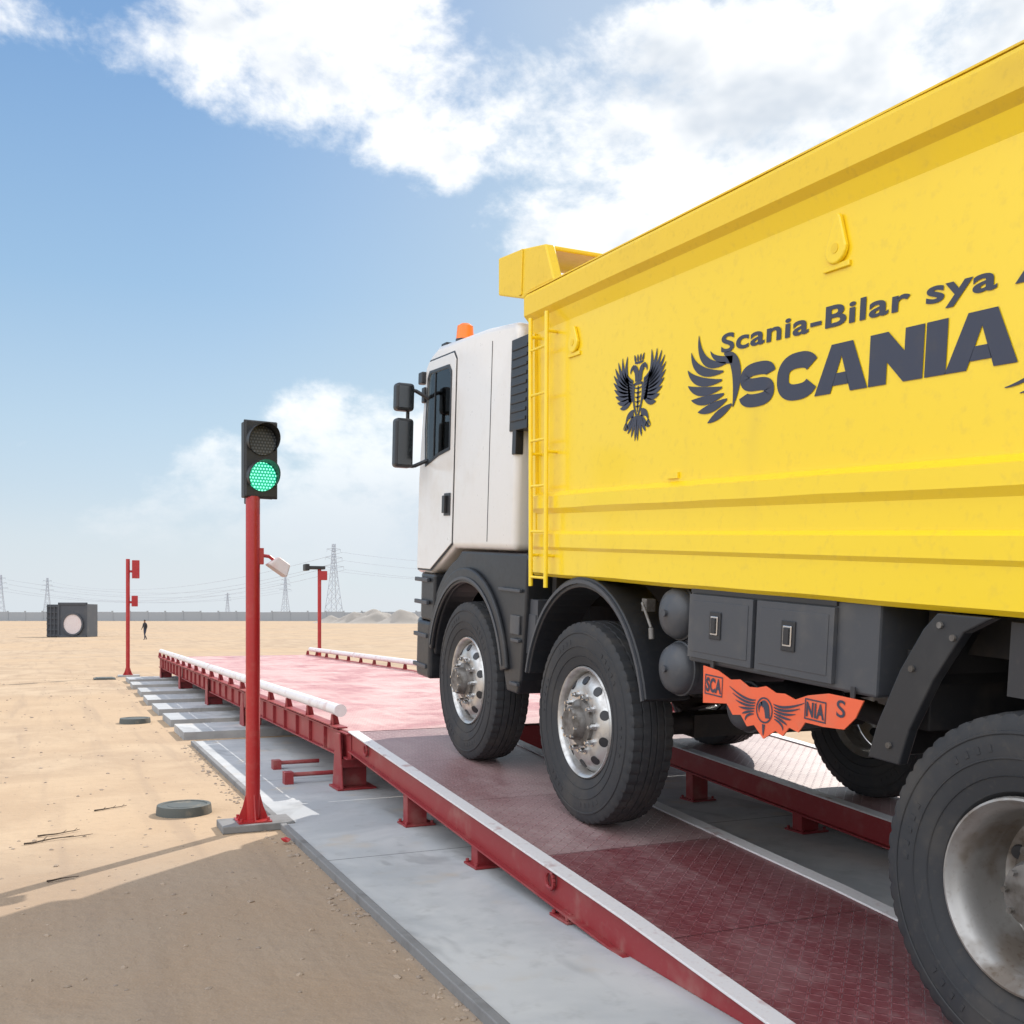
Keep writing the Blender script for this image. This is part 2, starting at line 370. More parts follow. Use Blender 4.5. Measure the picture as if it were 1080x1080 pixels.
def mkramp(x0,x1):
    r=thing('access_ramp','sloping dark red chequer plate ramp with scuffed white edges','ramp',((x0+x1)/2,YB,0),'access ramps of the weighbridge')
    ox=(x0+x1)/2
    ys=[8.68,4.0,2.3,1.95]
    def sh(b): b.v=[(x-ox,y-YB,z) for x,y,z in b.v]; return b
    b=B()
    for a,c in zip(ys,ys[1:]):
        za,zc=rz(a),rz(c)
        if c==1.95: zc=.043
        b.add([(x0,a,za),(x1,a,za),(x1,c,zc),(x0,c,zc),(x0,a,za-.01),(x1,a,za-.01),(x1,c,zc-.006),(x0,c,zc-.006)],[(0,3,2,1),(4,5,6,7),(0,1,5,4),(3,7,6,2),(0,4,7,3),(1,2,6,5)])
    sh(b).obj('ramp_plate',RAMP,r)
    for xe,out in((x0,-1),(x1,1)):
        b=B(); top=[(y,rz(y)-.0) for y in ys[:3]]; bot=[(y,max(.042,rz(y)-.17)) for y in (ys[0],ys[1],2.6)]
        poly=[(y,z-.002) for y,z in top]+[(2.3,.042)]+[(y,z) for y,z in reversed(bot)]
        xa,xb=sorted((xe+out*.001,xe+out*.014)); b.prism(poly,'x',xa,xb)
        xa,xb=sorted((xe+out*.0135,xe+out*.05))
        fl=[(8.68,rz(8.68)-.17),(3.6,rz(3.6)-.17),(3.6,rz(3.6)-.158),(8.68,rz(8.68)-.158)]; b.prism(fl,'x',xa,xb)
        sh(b).obj('side_beam',RED,r,bevel=.003)
        b=B(); xa,xb=sorted((xe-out*.045,xe+out*.05))
        b.prism([(y,z+.012) for y,z in top]+[(y,z+.001) for y,z in reversed(top)],'x',xa,xb)
        sh(b).obj('edge_strip',EDGE,r,bevel=.003)
        for y in (7.15,5.8,4.6,3.75):
            zt=rz(y)-.165
            if zt<.08: continue
            b=B()
            xa,xb=sorted((xe-out*.12,xe+out*.03))
            b.box(xa,xb,y-.05,y+.05,.05,zt); b.box(xa-.03,xb+.05,y-.1,y+.1,.041,.055)
            b.box(xa,xb,y-.075,y+.075,zt-.012,zt-.001)
            for bx in (xa-.015,xb+.03): b.cyl((bx,y-.075,.055),(bx,y-.075,.075),.012,6); b.cyl((bx,y+.075,.055),(bx,y+.075,.075),.012,6)
            sh(b).obj('support_leg',RED,r,bevel=.003)
        for y in (8.2,4.75):
            b=B()
            zc=rz(y)-.06
            for k in range(16):
                t0=2*math.pi*k/16;t1=2*math.pi*(k+1)/16;xx=xe+out*.03
                b.cyl((xx,y+.045*math.cos(t0),zc+.045*math.sin(t0)),(xx,y+.045*math.cos(t1),zc+.045*math.sin(t1)),.011,6)
            sh(b).obj('lifting_ring',RED,r)
    y=8.3
    while y>3.2:
        b=B(); b.box(x0+.03,x1-.03,y-.03,y+.03,rz(y-.03)-.13,rz(y-.03)-.012); sh(b).obj('cross_member',DARKST,r); y-=.9
    return r
mkramp(2.36,3.56); mkramp(4.82,5.98)
# ------------------------------------------------------------------ truck
TX,TY,TZ=4.12,5.47,.318
tr=thing('dump_truck','white cab dump truck with tall yellow tipper body on red ramp','truck',(TX,TY,TZ))
tr.rotation_euler=(math.atan(SLOPE),0,0)
WR=.61
def tyre_mesh(width=.30):
    h=width/2
    prof=[(-h*.62,.325),(-h*.80,.345),(-h*.93,.40),(-h,.46),(-h*.995,.52),(-h*.95,.565),(-h*.90,.590),(-h*.84,.602)]
    rib=[]
    xs=[-.80,-.50,-.46,-.42,-.17,-.13,-.09,.09,.13,.17,.42,.46,.50,.80]
    rr=[.603,.609,.596,.609,.611,.596,.611,.611,.596,.611,.609,.596,.609,.603]
    for xx,r in zip(xs[1:-1],rr[1:-1]): rib.append((xx*h,r))
    full=prof+rib+[(-x,r) for x,r in reversed(prof)]
    n=len(full)
    def fn(i,j):
        k=min(j,n-1-j)
        if k in (6,7): return -.009 if i%4==0 else 0
        if k in (8,10): return -.005 if i%4<2 else 0
        return 0
    b=B(); b.lathe(full,224,fn)
    for sgn in(-1,1):
        for r0,wd in ((.452,.010),(.395,.006)):
            hx=h*(1.0 if r0>.42 else .93)
            b.lathe([(sgn*(hx-.004),r0),(sgn*(hx+.003),r0+.003),(sgn*(hx+.003),r0+wd-.003),(sgn*(hx-.004),r0+wd)],96)
        b.lathe([(sgn*(h*.995),.535),(sgn*(h*1.01),.538),(sgn*(h*1.005),.546),(sgn*(h*.97),.549)],96)
        for k in range(60):
            if k%20 in (0,1,2,3,4,9,10,11,12): 
                t=2*math.pi*k/60; c,s=math.cos(t),math.sin(t); r0,r1=.480,.505; wdt=.008
                hx=sgn*h*.999
                q=[(r0,-wdt),(r1,-wdt),(r1,wdt),(r0,wdt)]
                vs=[(hx+sgn*dd,a*c-u*s,a*s+u*c) for dd in (-.002,.0025) for a,u in q]
                b.add(vs,[(0,1,2,3),(7,6,5,4),(0,4,5,1),(1,5,6,2),(2,6,7,3),(3,7,4,0)])
    return b
TYM={}
def tyre(parent,x=0.,w=.30):
    if w not in TYM:
        o=tyre_mesh(w).obj('tyre',RUBBER,parent,smooth=True,sharp=28); TYM[w]=o.data
    else:
        o=bpy.data.objects.new('tyre',TYM[w]); COL.objects.link(o); o.parent=parent
    o.location=(x,0,0); return o
def front_wheel(name,loc,right=False):
    b=B()
    b.lathe([(-.118,.338),(-.128,.332),(-.124,.320),(-.10,.310),(-.02,.300),(.10,.300),(.13,.336)],72)
    b.lathe([(-.055,.302),(-.08,.287),(-.112,.255),(-.127,.222),(-.129,.175),(-.129,.0)],72)
    o=b.obj(name,ALU,tr,smooth=True,sharp=50); o.location=loc
    b=B()
    for k in range(10):
        t=2*math.pi*(k+.5)/10; r=.252; c=Vector((-.112,r*math.cos(t),r*math.sin(t)))
        nrm=Vector((-.80,.6*math.cos(t),.6*math.sin(t))).normalized()
        b.cyl(c-nrm*.02,c+nrm*.004,.030,18)
    b.obj('hand_hole',BLACKP,o)
    b=B()
    b.lathe([(-.129,.142),(-.15,.138),(-.16,.105),(-.205,.10),(-.222,.085),(-.226,.0)],40)
    b.obj('hub',HUBM,o,smooth=True,sharp=40)
    b=B()
    for k in range(10):
        t=2*math.pi*k/10; r=.168; c=(-.128,r*math.cos(t),r*math.sin(t))
        b.cyl(c,(-.165,c[1],c[2]),.017,6); b.cyl(c,(-.136,c[1],c[2]),.024,12); b.cyl(c,(-.182,c[1],c[2]),.010,8)
    for k in range(8):
        t=2*math.pi*(k+.3)/8; r=.085; b.cyl((-.2,r*math.cos(t),r*math.sin(t)),(-.23,r*math.cos(t),r*math.sin(t)),.009,6)
    b.obj('wheel_nut',CHROME if not right else HUBM,o)
    tyre(o)
    if right: o.rotation_euler=(0,0,math.pi)
    return o
def rear_wheel(name,loc,right=False):
    b=B()
    b.lathe([(-.120,.330),(-.138,.326),(-.140,.318),(-.128,.309),(-.108,.300),(-.095,.288),(-.02,.280),(.06,.272),(.095,.262),(.108,.235),(.085,.195),(.080,.0)],72)
    o=b.obj(name,RRIM,tr,smooth=True,sharp=40); o.location=loc
    b=B()
    for k in range(10):
        t=2*math.pi*(k+.5)/10; r=.228; c=Vector((.104,r*math.cos(t),r*math.sin(t))); nrm=Vector((-.86,-.5*math.cos(t),-.5*math.sin(t))).normalized()
        b.cyl(c-nrm*.02,c+nrm*.008,.026,18)
    b.obj('hand_hole',BLACKP,o)
    b=B(); b.lathe([(.079,.15),(.03,.145),(.0,.125),(-.07,.118),(-.10,.105),(-.108,.0)],40)
    for k in range(8):
        t=2*math.pi*k/8; b.cyl((-.09,.09*math.cos(t),.09*math.sin(t)),(-.12,.09*math.cos(t),.09*math.sin(t)),.011,6)
    b.obj('hub',HUBM,o,smooth=True,sharp=40)
    b=B()
    for k in range(10):
        t=2*math.pi*k/10; r=.172; c=(.079,r*math.cos(t),r*math.sin(t)); b.cyl(c,(.030,c[1],c[2]),.018,6); b.cyl(c,(.070,c[1],c[2]),.026,12)
    b.obj('wheel_nut',HUBM,o)
    tyre(o); tyre(o,.34)
    if right: o.rotation_euler=(0,0,math.pi)
    return o
XW=1.10
for y in (1.94,0.03):
    front_wheel('front_wheel',(-XW,y,WR)); front_wheel('front_wheel',(XW,y,WR),True)
for y,z in ((-3.06,.555),(-4.42,.66)):
    rear_wheel('rear_wheel',(-XW,y,z)); rear_wheel('rear_wheel',(XW,y,z),True)
# --- chassis
b=B()
for s in(-1,1):
    b.box(s*.44-.04,s*.44+.04,-5.2,3.0,.98,1.27)
    b.box(s*.44-.05,s*.44+.05,-5.2,.7,1.275,1.44)
for y in (-5,-4,-2.3,-1.5,-.6,.6,1.2,2.8): b.box(-.42,.42,y-.05,y+.05,1.0,1.25)
b.box(-.42,.42,1.0,2.9,.75,1.55)
b.obj('chassis',DARKST,tr,bevel=.006)
b=B()
for y,z in ((1.94,.58),(0,.58)): b.cyl((-.9,y,z),(.9,y,z),.07,14); b.box(-.5,.5,y-.08,y+.08,z-.08,z+.06)
for y,z in ((-3.06,.555),(-4.42,.66)):
    b.cyl((-.75,y,z),(.75,y,z),.11,16); b.lathe([(-.22,.12),(-.14,.24),(.14,.24),(.22,.12)],24)
    n=24*4; b.v[-n:]=[(x,yy+y,zz+z) for x,yy,zz in b.v[-n:]]
b.cyl((0,-3.0,.65),(0,1.0,.95),.06,12)
b.obj('axle',DARKST,tr,smooth=True)
b=B()
for s in(-1,1):
    for yc,zc,hl in ((1.94,.72,.72),(0,.72,.72)):
        for k in range(4):
            l=hl-k*.13; b.prism([(yc-l,zc+.10-k*.02),(yc,zc-k*.022),(yc+l,zc+.10-k*.02),(yc+l,zc+.118-k*.02),(yc,zc+.018-k*.022),(yc-l,zc+.118-k*.02)],'x',s*.5-.045,s*.5+.045)
    for k in range(5):
        l=.85-k*.12; yc=-3.74; zc=.86; b.prism([(yc-l,zc-.12+k*.03),(yc,zc+k*.03),(yc+l,zc-.12+k*.03),(yc+l,zc-.10+k*.03),(yc,zc+.022+k*.03),(yc-l,zc-.10+k*.03)],'x',s*.52-.05,s*.52+.05)
b.obj('leaf_spring',DARKST,tr)
# --- cab (hollow shell)
out=[(1.08,1.62),(1.08,3.12),(1.16,3.19),(1.7,3.24),(2.72,3.28),(2.92,3.23),(3.03,3.08),(3.11,2.62),(3.165,2.2),(3.165,1.40),(2.78,1.40),(2.58,1.48),(2.25,1.62)]
b=B(); b.prism(out,'x',-1.25,1.25)
cab=b.obj('cab',WHITE,tr,bevel=.062,seg=5); cab['label']='white sleeper cab shell, dusty along the bottom'
bake(cab)
wp=[(2.34,2.40),(2.60,2.37),(2.93,2.30),(2.955,2.62),(2.915,3.04),(2.87,3.09),(2.40,3.08),(2.34,3.02)]
def inset(poly,d):
    cx=sum(p[0] for p in poly)/len(poly); cz=sum(p[1] for p in poly)/len(poly)
    return [(cx+(p[0]-cx)*(1-d),cz+(p[1]-cz)*(1-d)) for p in poly]
wi=inset(wp,.07)
b=B(); b.prism([(1.4,1.75),(1.4,3.12),(2.85,3.17),(2.97,3.02),(3.06,2.5),(3.09,2.0),(3.09,1.75)],'x',-1.21,1.21); cut(cab,b,INTR)
b=B(); b.prism(wi,'x',-1.5,1.5); cut(cab,b)
b=B(); b.prism([(2.92,3.06),(3.2,3.06),(3.3,2.30),(2.97,2.30)],'x',-1.16,1.16); cut(cab,b)
for p in cab.data.polygons: p.use_smooth=True
cab.data.set_sharp_from_angle(angle=math.radians(40))
b=B(); b.add([(-1.17,3.015,3.07),(1.17,3.015,3.07),(1.17,3.118,2.29),(-1.17,3.118,2.29)],[(0,1,2,3)]); b.obj('windshield',GLASS,cab)
b=B(); b.box(-.95,.95,3.166,3.18,1.5,2.15)
for k in range(5): b.box(-.9,.9,3.18,3.2,1.55+k*.12,1.61+k*.12)
b.obj('grille',BLACKP,cab)
b=B()
b.box(-1.2535,-1.2505,1.55,1.556,1.68,3.12)
b.obj('panel_seam',GREYP,cab)
b=B(); b.box(-1.1,1.1,2.75,3.03,2.1,2.32); b.obj('dashboard',SEAT,cab,bevel=.05)
for sx in(-1,1):
    b=B(); b.box(sx*.62-.25,sx*.62+.25,1.85,1.98,1.9,2.62); b.box(sx*.62-.13,sx*.62+.13,1.86,1.95,2.64,2.84); b.box(sx*.62-.25,sx*.62+.25,1.9,2.4,1.76,1.95); b.obj('seat',SEAT,tr,bevel=.04)
b=B()
for k in range(20):
    t0=2*math.pi*k/20;t1=2*math.pi*(k+1)/20; C=Vector((-.62,2.62,2.30)); A=Vector((1,0,0)); Q=Vector((0,-.45,.9)).normalized()
    b.cyl(C+A*.22*math.cos(t0)+Q*.22*math.sin(t0),C+A*.22*math.cos(t1)+Q*.22*math.sin(t1),.016,6)
b.cyl((-.62,2.62,2.30),(-.62,2.78,2.15),.025,8); b.obj('steering_wheel',BLACKP,tr)
for s in(-1,1):
    dpoly=[(2.27,1.66),(2.56,1.53),(2.76,1.44),(3.09,1.44),(3.09,2.2),(3.045,2.62),(2.965,3.12),(2.90,3.17),(2.33,3.16),(2.27,3.10)]
    hole=B(); hole.prism(wi,'x',-1.6,1.6)
    b=B(); b.prism([( 2.258,1.65),(2.55,1.515),(2.755,1.425),(3.102,1.425),(3.102,2.2),(3.056,2.63),(2.975,3.135),(2.90,3.185),(2.32,3.175),(2.258,3.11)],'x',*sorted((s*1.2495,s*1.2515)))
    dg=b.obj('door_gap',BLACKP,tr); cut(dg,hole); dg.parent=cab
    b=B(); b.prism(dpoly,'x',*sorted((s*1.252,s*1.262)))
    dr=b.obj('door',WHITE,tr,bevel=.004); bake(dr); hole=B(); hole.prism(wi,'x',-1.6,1.6); cut(dr,hole)
    b=B(); b.prism(wp,'x',*sorted((s*1.2625,s*1.268))); wf=b.obj('window_frame',BLACKP,tr); hole=B(); hole.prism(wi,'x',-1.6,1.6); cut(wf,hole); wf.parent=dr
    b=B(); b.prism(wi,'x',*sorted((s*1.256,s*1.2605))); b.obj('window',GLASS,dr)
    b=B(); b.box(*sorted((s*1.262,s*1.268)),2.72,2.735,2.36,3.06); b.obj('window_divider',BLACKP,dr)
    b=B(); b.box(*sorted((s*1.2625,s*1.27)),2.30,2.44,1.88,2.06); b.box(*sorted((s*1.27,s*1.295)),2.36,2.42,1.90,2.04)
    b.obj('handle',BLACKP,dr,bevel=.008)
    c=(1.94,.62); inner=[(c[0]+.74*math.cos(math.radians(t)),c[1]+.74*math.sin(math.radians(t))) for t in range(8,173,6)]
    outer=[(c[0]+.96*math.cos(math.radians(t)),c[1]+.96*math.sin(math.radians(t))) for t in range(20,78,6)]
    poly=inner+[(1.16,.64),(.98,.64),(.93,.74),(.885,1.2),(.87,1.58),(.90,1.605),(2.10,1.605)]+list(reversed(outer))
    b=B(); b.prism(poly,'x',*sorted((s*1.235,s*1.0))); fd=b.obj('fender',BLACKP,tr,bevel=.018,seg=3)
    b=B(); rim=[(c[0]+.742*math.cos(math.radians(t)),c[1]+.742*math.sin(math.radians(t))) for t in range(12,169,6)]; rim2=[(c[0]+.85*math.cos(math.radians(t)),c[1]+.86*math.sin(math.radians(t))) for t in range(168,11,-6)]
    b.prism(rim+rim2,'x',*sorted((s*1.2355,s*1.268))); b.obj('fender_band',BLACKP,fd,bevel=.012,seg=3)
    b=B(); rim=[(c[0]+.765*math.cos(math.radians(t)),c[1]+.765*math.sin(math.radians(t))) for t in range(14,167,6)]; rim2=[(c[0]+.79*math.cos(math.radians(t)),c[1]+.79*math.sin(math.radians(t))) for t in range(166,13,-6)]
    b.prism(rim+rim2,'x',*sorted((s*1.2685,s*1.277))); b.obj('fender_lip',GREYP,fd,bevel=.004)
    b=B(); b.box(*sorted((s*1.2355,s*1.25)),.95,1.10,1.05,1.18); b.obj('reflector',GREYP,fd,bevel=.004)
    for z in (.70,1.0,1.34): b=B(); b.box(*sorted((s*1.2355,s*1.262)),.93,1.06 if z<1.3 else 1.30,z,z+.022); b.obj('tread_step',GREYP,fd,bevel=.004)
    c=(0.02,.62); A=list(range(14,168,6))
    poly=[(c[0]+.735*math.cos(math.radians(t)),c[1]+.80*math.sin(math.radians(t))) for t in A]+[(c[0]+.785*math.cos(math.radians(t)),c[1]+.865*math.sin(math.radians(t))) for t in reversed(A)]
    b=B(); b.prism(poly,'x',*sorted((s*1.265,s*.98))); f2=b.obj('fender',BLACKP,tr,bevel=.008)
    b=B(); poly=[(c[0]+.755*math.cos(math.radians(t)),c[1]+.825*math.sin(math.radians(t))) for t in A]+[(c[0]+.772*math.cos(math.radians(t)),c[1]+.847*math.sin(math.radians(t))) for t in reversed(A)]
    b.prism(poly,'x',*sorted((s*1.2655,s*1.278))); b.obj('fender_lip',GREYP,f2)
    zb=.88 if s<0 else .42; ya=.765 if s<0 else .66; yb=.965 if s<0 else 1.27  # right-hand box, unseen, enlarged to block sun from the ground under the truck
    b=B(); b.box(*sorted((s*1.20,s*.80)),ya,yb,zb,1.30); b.box(*sorted((s*1.206,s*1.2)),.78,.915,.93,1.2); b.obj('battery_box',GREYP,tr,bevel=.012)
    b=B(); b.prism([(.80,1.26),(.86,1.26),(.86,1.60),(.80,1.60)],'x',*sorted((s*1.05,s*.5))); b.prism([(-.78,1.1),(-.66,1.1),(-.5,1.43),(-.72,1.43)],'x',*sorted((s*1.0,s*.45))); b.obj('bracket',DARKST,tr)
    b=B(); b.tube([(s*1.24,2.90,2.86),(s*1.36,2.95,2.93),(s*1.42,2.96,2.93),(s*1.42,2.96,2.30),(s*1.36,2.95,2.30),(s*1.24,2.90,2.36)],.016,8)
    ma=b.obj('mirror',BLACKP,tr)
    for z0,z1 in ((2.75,2.98),(2.28,2.69)):
        b=B(); b.box(*sorted((s*1.385,s*1.545)),2.88,3.0,z0,z1); b.obj('mirror_housing',BLACKP,ma,bevel=.03,seg=3)
        b=B(); b.box(*sorted((s*1.405,s*1.525)),2.876,2.8795,z0+.025,z1-.025); b.obj('mirror_glass',MIR,ma)
b=B(); b.box(-1.30,-1.24,2.97,3.07,3.0,3.10); b.box(-1.285,-1.24,2.95,3.02,2.84,2.97); b.obj('side_camera',BLACKP,tr,bevel=.01)
b=B(); b.box(-1.16,-1.0,2.78,2.90,3.27,3.33); b.cyl((-1.02,2.84,3.29),(-1.02,2.98,3.32),.035,12,.05); b.obj('air_horn',BLACKP,tr,bevel=.008)
b=B(); b.cyl((-1.12,2.45,3.245),(-1.12,2.45,3.295),.075,20); bc=b.obj('beacon_base',BLACKP,tr,smooth=True)
b=B(); b.cyl((-1.12,2.45,3.295),(-1.12,2.45,3.40),.072,24,.064); b.cyl((-1.12,2.45,3.40),(-1.12,2.45,3.42),.064,24,.035); b.obj('beacon_lens',AMBER,bc,smooth=True,sharp=60)
b=B()
pl=[(3.0,-1.27),(3.28,-1.18),(3.36,-1.0),(3.38,0),(3.36,1.0),(3.28,1.18),(3.0,1.27),(2.70,1.27),(2.70,.92),(3.0,.92),(3.0,-.92),(2.70,-.92),(2.70,-1.27)]
b.prism([(x,y) for y,x in pl],'z',.52,1.0)
b.obj('bumper',BLACKP,tr,bevel=.03,seg=3)
b=B(); b.prism([(x*.985,y-.03) for y,x in pl],'z',1.005,1.40); b.obj('corner_panel',BLACKP,tr,bevel=.02)
for s in (-1,1):
    for z in (.60,.86,1.14,1.33):
        b=B(); b.box(*sorted((s*1.255,s*1.285)),2.76,3.08,z,z+.035); b.obj('step',GREYP,tr,bevel=.006)
    b=B(); b.box(*sorted((s*.72,s*1.12)),3.3,3.39,.78,.96); b.obj('headlight',CHROME,tr,bevel=.01)
b=B(); b.box(-1.262,-1.02,.895,1.185,2.44,3.06)
for k in range(9): b.box(-1.27,-1.2615,.915,1.165,2.50+k*.06,2.525+k*.06)
b.box(-1.26,-1.20,1.075,1.135,2.28,2.46)
b.obj('air_intake',BLACKP,tr,bevel=.008)
b=B(); b.tube([(-1.1,1.0,2.45),(-1.1,1.0,1.7),(-.8,1.0,1.5)],.06,14); b.cyl((-1.02,.96,1.58),(-1.02,.96,1.86),.12,18); b.cyl((1.02,1.0,1.4),(1.02,1.0,3.3),.09,18); b.obj('intake_pipe',DARKST,tr,smooth=True)
def tank(yc,zc,r,x0,x1,name='air_tank'):
    b=B(); b.lathe([(x0,0),(x0+.012,r*.55),(x0+.035,r*.86),(x0+.07,r),(x1-.07,r),(x1-.035,r*.86),(x1,0)],36)
    b.lathe([(x0+.085,r),(x0+.088,r+.008),(x0+.11,r+.008),(x0+.113,r)],36)
    b.cyl((x0-.012,0,0),(x0+.02,0,0),.018,10)
    o=b.obj(name,GREYP,tr,smooth=True,sharp=50); o.location=(0,yc,zc); return o
tank(-.90,1.335,.135,-1.27,-.55); tank(-.92,1.05,.135,-1.27,-.55); tank(-1.28,.90,.12,-1.10,-.45)
b=B(); b.prism([(.62+.30+.28*math.cos(t),.95+.28*math.sin(t)) for t in [k*math.pi/12 for k in range(24)]],'y',-2.3,-.9); b.obj('fuel_tank',ALU,tr,smooth=True,sharp=60)
b=B(); b.box(-1.235,-.62,-2.36,-1.075,1.11,1.485); tb=b.obj('toolbox',GREYP,tr,bevel=.012); tb['label']='dark grey double toolbox with two latched doors'
for y0,y1 in ((-1.60,-1.095),(-2.13,-1.63)):
    b=B(); b.box(-1.256,-1.2355,y0,y1,1.135,1.445); b.box(-1.259,-1.2555,y0+.03,y1-.03,1.165,1.415); b.obj('toolbox_door',GREYP,tb,bevel=.010,seg=3)
    ym=(y0+y1)/2+.02
    b=B(); b.box(-1.266,-1.2595,ym-.045,ym+.045,1.24,1.37); b.m=1; b.box(-1.272,-1.2655,ym-.028,ym+.028,1.26,1.35); b.m=0; b.box(-1.278,-1.2715,ym-.018,ym+.018,1.268,1.342)
    b.obj('latch',[BLACKP,CHROME],tb,bevel=.003)
b=B(); b.box(-1.247,-1.2355,-2.13,-1.095,1.452,1.472); b.obj('trim_strip',BLACKP,tb)
b=B(); b.box(-1.0,-.5,-2.9,-2.37,1.30,1.46); b.box(-1.10,-.5,-2.5,-2.37,1.0,1.30); b.obj('rear_bracket',DARKST,tr,bevel=.005)
def mud(s):
    poly=[(-2.36,.885),(-2.40,1.02),(-2.50,1.24),(-2.60,1.40),(-2.66,1.462),(-2.90,1.462),(-2.78,1.40),(-2.66,1.22),(-2.56,1.02),(-2.52,.885)]
    b=B(); b.prism(poly,'x',*sorted((s*1.262,s*1.215)))
    b.prism([(-2.36,.885),(-2.40,1.02),(-2.50,1.24),(-2.60,1.40),(-2.66,1.462),(-2.685,1.462),(-2.62,1.39),(-2.52,1.22),(-2.42,1.01),(-2.385,.885)],'x',*sorted((s*1.214,s*.55)))
    o=b.obj('rear_mudguard',BLACKP,tr,bevel=.006)
    b=B()
    for y,z in ((-2.68,1.42),(-2.74,1.38),(-2.56,1.25),(-2.47,.95)): b.cyl((s*1.262,y,z),(s*1.272,y,z),.012,8)
    b.obj('bolt',HUBM,o)
    b=B(); b.box(*sorted((s*1.2,s*.6)),-3.1,-2.92,1.2,1.45); b.obj('body_stop',DARKST,tr)
mud(-1); mud(1)
b=B()
for s in (-1,1):
    b.box(*sorted((s*1.2,s*.56)),-4.1,-3.4,1.30,1.45)
b.box(-1.2,1.2,-5.2,-5.1,1.2,1.46)
b.obj('tipper_support',DARKST,tr)
# --- dump body
prof=[(1.10,1.47),(1.245,1.47),(1.27,1.49),(1.27,1.635),(1.285,1.655),(1.285,1.735),(1.265,1.755),(1.265,1.865),(1.29,1.90),(1.29,1.975),(1.25,2.005),(1.25,3.045),(1.285,3.12),(1.32,3.155),(1.32,3.275),(1.30,3.30),(1.17,3.30),(1.17,1.56),(1.10,1.56)]
YR=-5.5
def yf(z): return .73+.15*(z-1.47)/1.83
b=B()
random.seed(21)
for s in(-1,1):
    n=len(prof); vs=[]; NS=40
    for t in range(NS+1):
        for q,(x,z) in enumerate(prof):
            y=YR+(yf(z)-YR)*t/NS
            dxx=.004*mnoise.noise(Vector((y*1.3,z*2.,s*3))) if q in (2,3,4,5,6,7,8,9,13,14,15) else 0
            dzz=.006*mnoise.noise(Vector((y*1.7,z,s*7))) if q in (8,9,14,15,1,2) else 0
            vs.append((s*(x+dxx),y,z+dzz))
    o0=len(b.v); b.v+=vs
    for t in range(NS):
        for i in range(n):
            b.f.append(tuple(o0+q for q in (t*n+i,t*n+(i+1)%n,(t+1)*n+(i+1)%n,(t+1)*n+i))); b.mi.append(1 if i in (12,13,14,15) else 0)
    b.f.append(tuple(o0+q for q in range(n))); b.mi.append(0); b.f.append(tuple(o0+q for q in range(NS*n,NS*n+n))); b.mi.append(0)
b.m=0
b.add([(-1.17,yf(1.47),1.47),(1.17,yf(1.47),1.47),(1.17,yf(3.3),3.3),(-1.17,yf(3.3),3.3),(-1.17,yf(1.47)-.06,1.47),(1.17,yf(1.47)-.06,1.47),(1.17,yf(3.3)-.06,3.3),(-1.17,yf(3.3)-.06,3.3)],[(0,1,2,3),(4,7,6,5),(0,4,5,1),(3,2,6,7),(0,3,7,4),(1,5,6,2)])
b.box(-1.1,1.1,YR,.70,1.475,1.555); b.box(-1.17,1.17,YR,YR+.07,1.56,3.25)
dump=b.obj('dump_body',[YEL,YEL2],tr,smooth=True,sharp=12); dump['label']='tall yellow steel tipper body with ribbed lower side'
for s in(-1,1):
    b=B(); b.box(*sorted((s*1.1695,s*1.300)),YR+.002,.87,3.306,3.314); b.obj('rim_top',YEL2,dump)
vis=[(1.40,3.66),(1.02,3.63),(.64,3.57),(.50,3.317),(.87,3.317),(.95,3.29),(1.38,3.40)]
b=B(); b.prism(vis,'x',-1.29,-1.22); b.prism(vis,'x',1.22,1.29)
b.prism([(1.39,3.655),(.66,3.575),(.66,3.545),(1.39,3.62)],'x',-1.219,1.219)
b.prism([(1.395,3.60),(1.395,3.44),(1.36,3.43),(1.36,3.59)],'x',-1.219,1.219)
b.obj('canopy',YEL2,dump,bevel=.01)
b=B(); b.box(-1.30,-1.2895,.97,1.01,3.32,3.62); b.box(-1.16,1.16,.30,.42,3.31,3.36); b.obj('canopy_rib',YEL2,dump,bevel=.004)
b=B(); b.add([(-1.272,.745,1.66),(-1.2505,.745,1.66),(-1.2505,.865,3.04),(-1.272,.865,3.04),(-1.272,.675,1.66),(-1.2505,.675,1.66),(-1.2505,.795,3.04),(-1.272,.795,3.04)],[(0,1,2,3),(4,5,6,7),(0,3,7,4),(0,1,5,4),(3,2,6,7),(1,2,6,5)])
b.obj('corner_post',YEL,dump)
b=B()
lr=lambda z:(.62+.13*(z-1.43)/1.7,.40+.11*(z-1.43)/1.7)
for k in (0,1): b.tube([(-1.325,lr(1.40)[k],1.40),(-1.325,lr(3.12)[k],3.12)],.014,10)
z=1.46
while z<3.1:
    a,c=lr(z); b.cyl((-1.325,a,z),(-1.325,c,z),.009,8); z+=.29
for z in (1.6,2.25,3.0):
    for k in (0,1): b.cyl((-1.325,lr(z)[k],z),(-1.25,lr(z)[k],z),.010,8)
b.obj('ladder',YEL,dump,smooth=True)
def lug(y,z0,z1):
    h=z1-z0; b=B()
    arc=[(y+.062*math.cos(math.radians(t)),z0+.062+.062*math.sin(math.radians(t))) for t in range(180,361,20)]
    top=[(y+.020*math.cos(math.radians(t)),z1-.02+.020*math.sin(math.radians(t))) for t in range(20,161,35)]
    b.prism(arc+top,'x',-1.272,-1.2505); o=b.obj('lifting_lug',YEL,dump,bevel=.008,seg=3)
    b=B(); b.cyl((-1.2745,y,z0+.062),(-1.2715,y,z0+.062),.020,20); b.obj('lug_hole',YEL2,dump)
    b=B(); b.box(-1.262,-1.2505,y-.075,y+.075,z0-.02,z0+.004); b.obj('lug_base',YEL,dump,bevel=.003)
lug(-2.04,2.82,3.02); lug(.25,2.83,2.99)
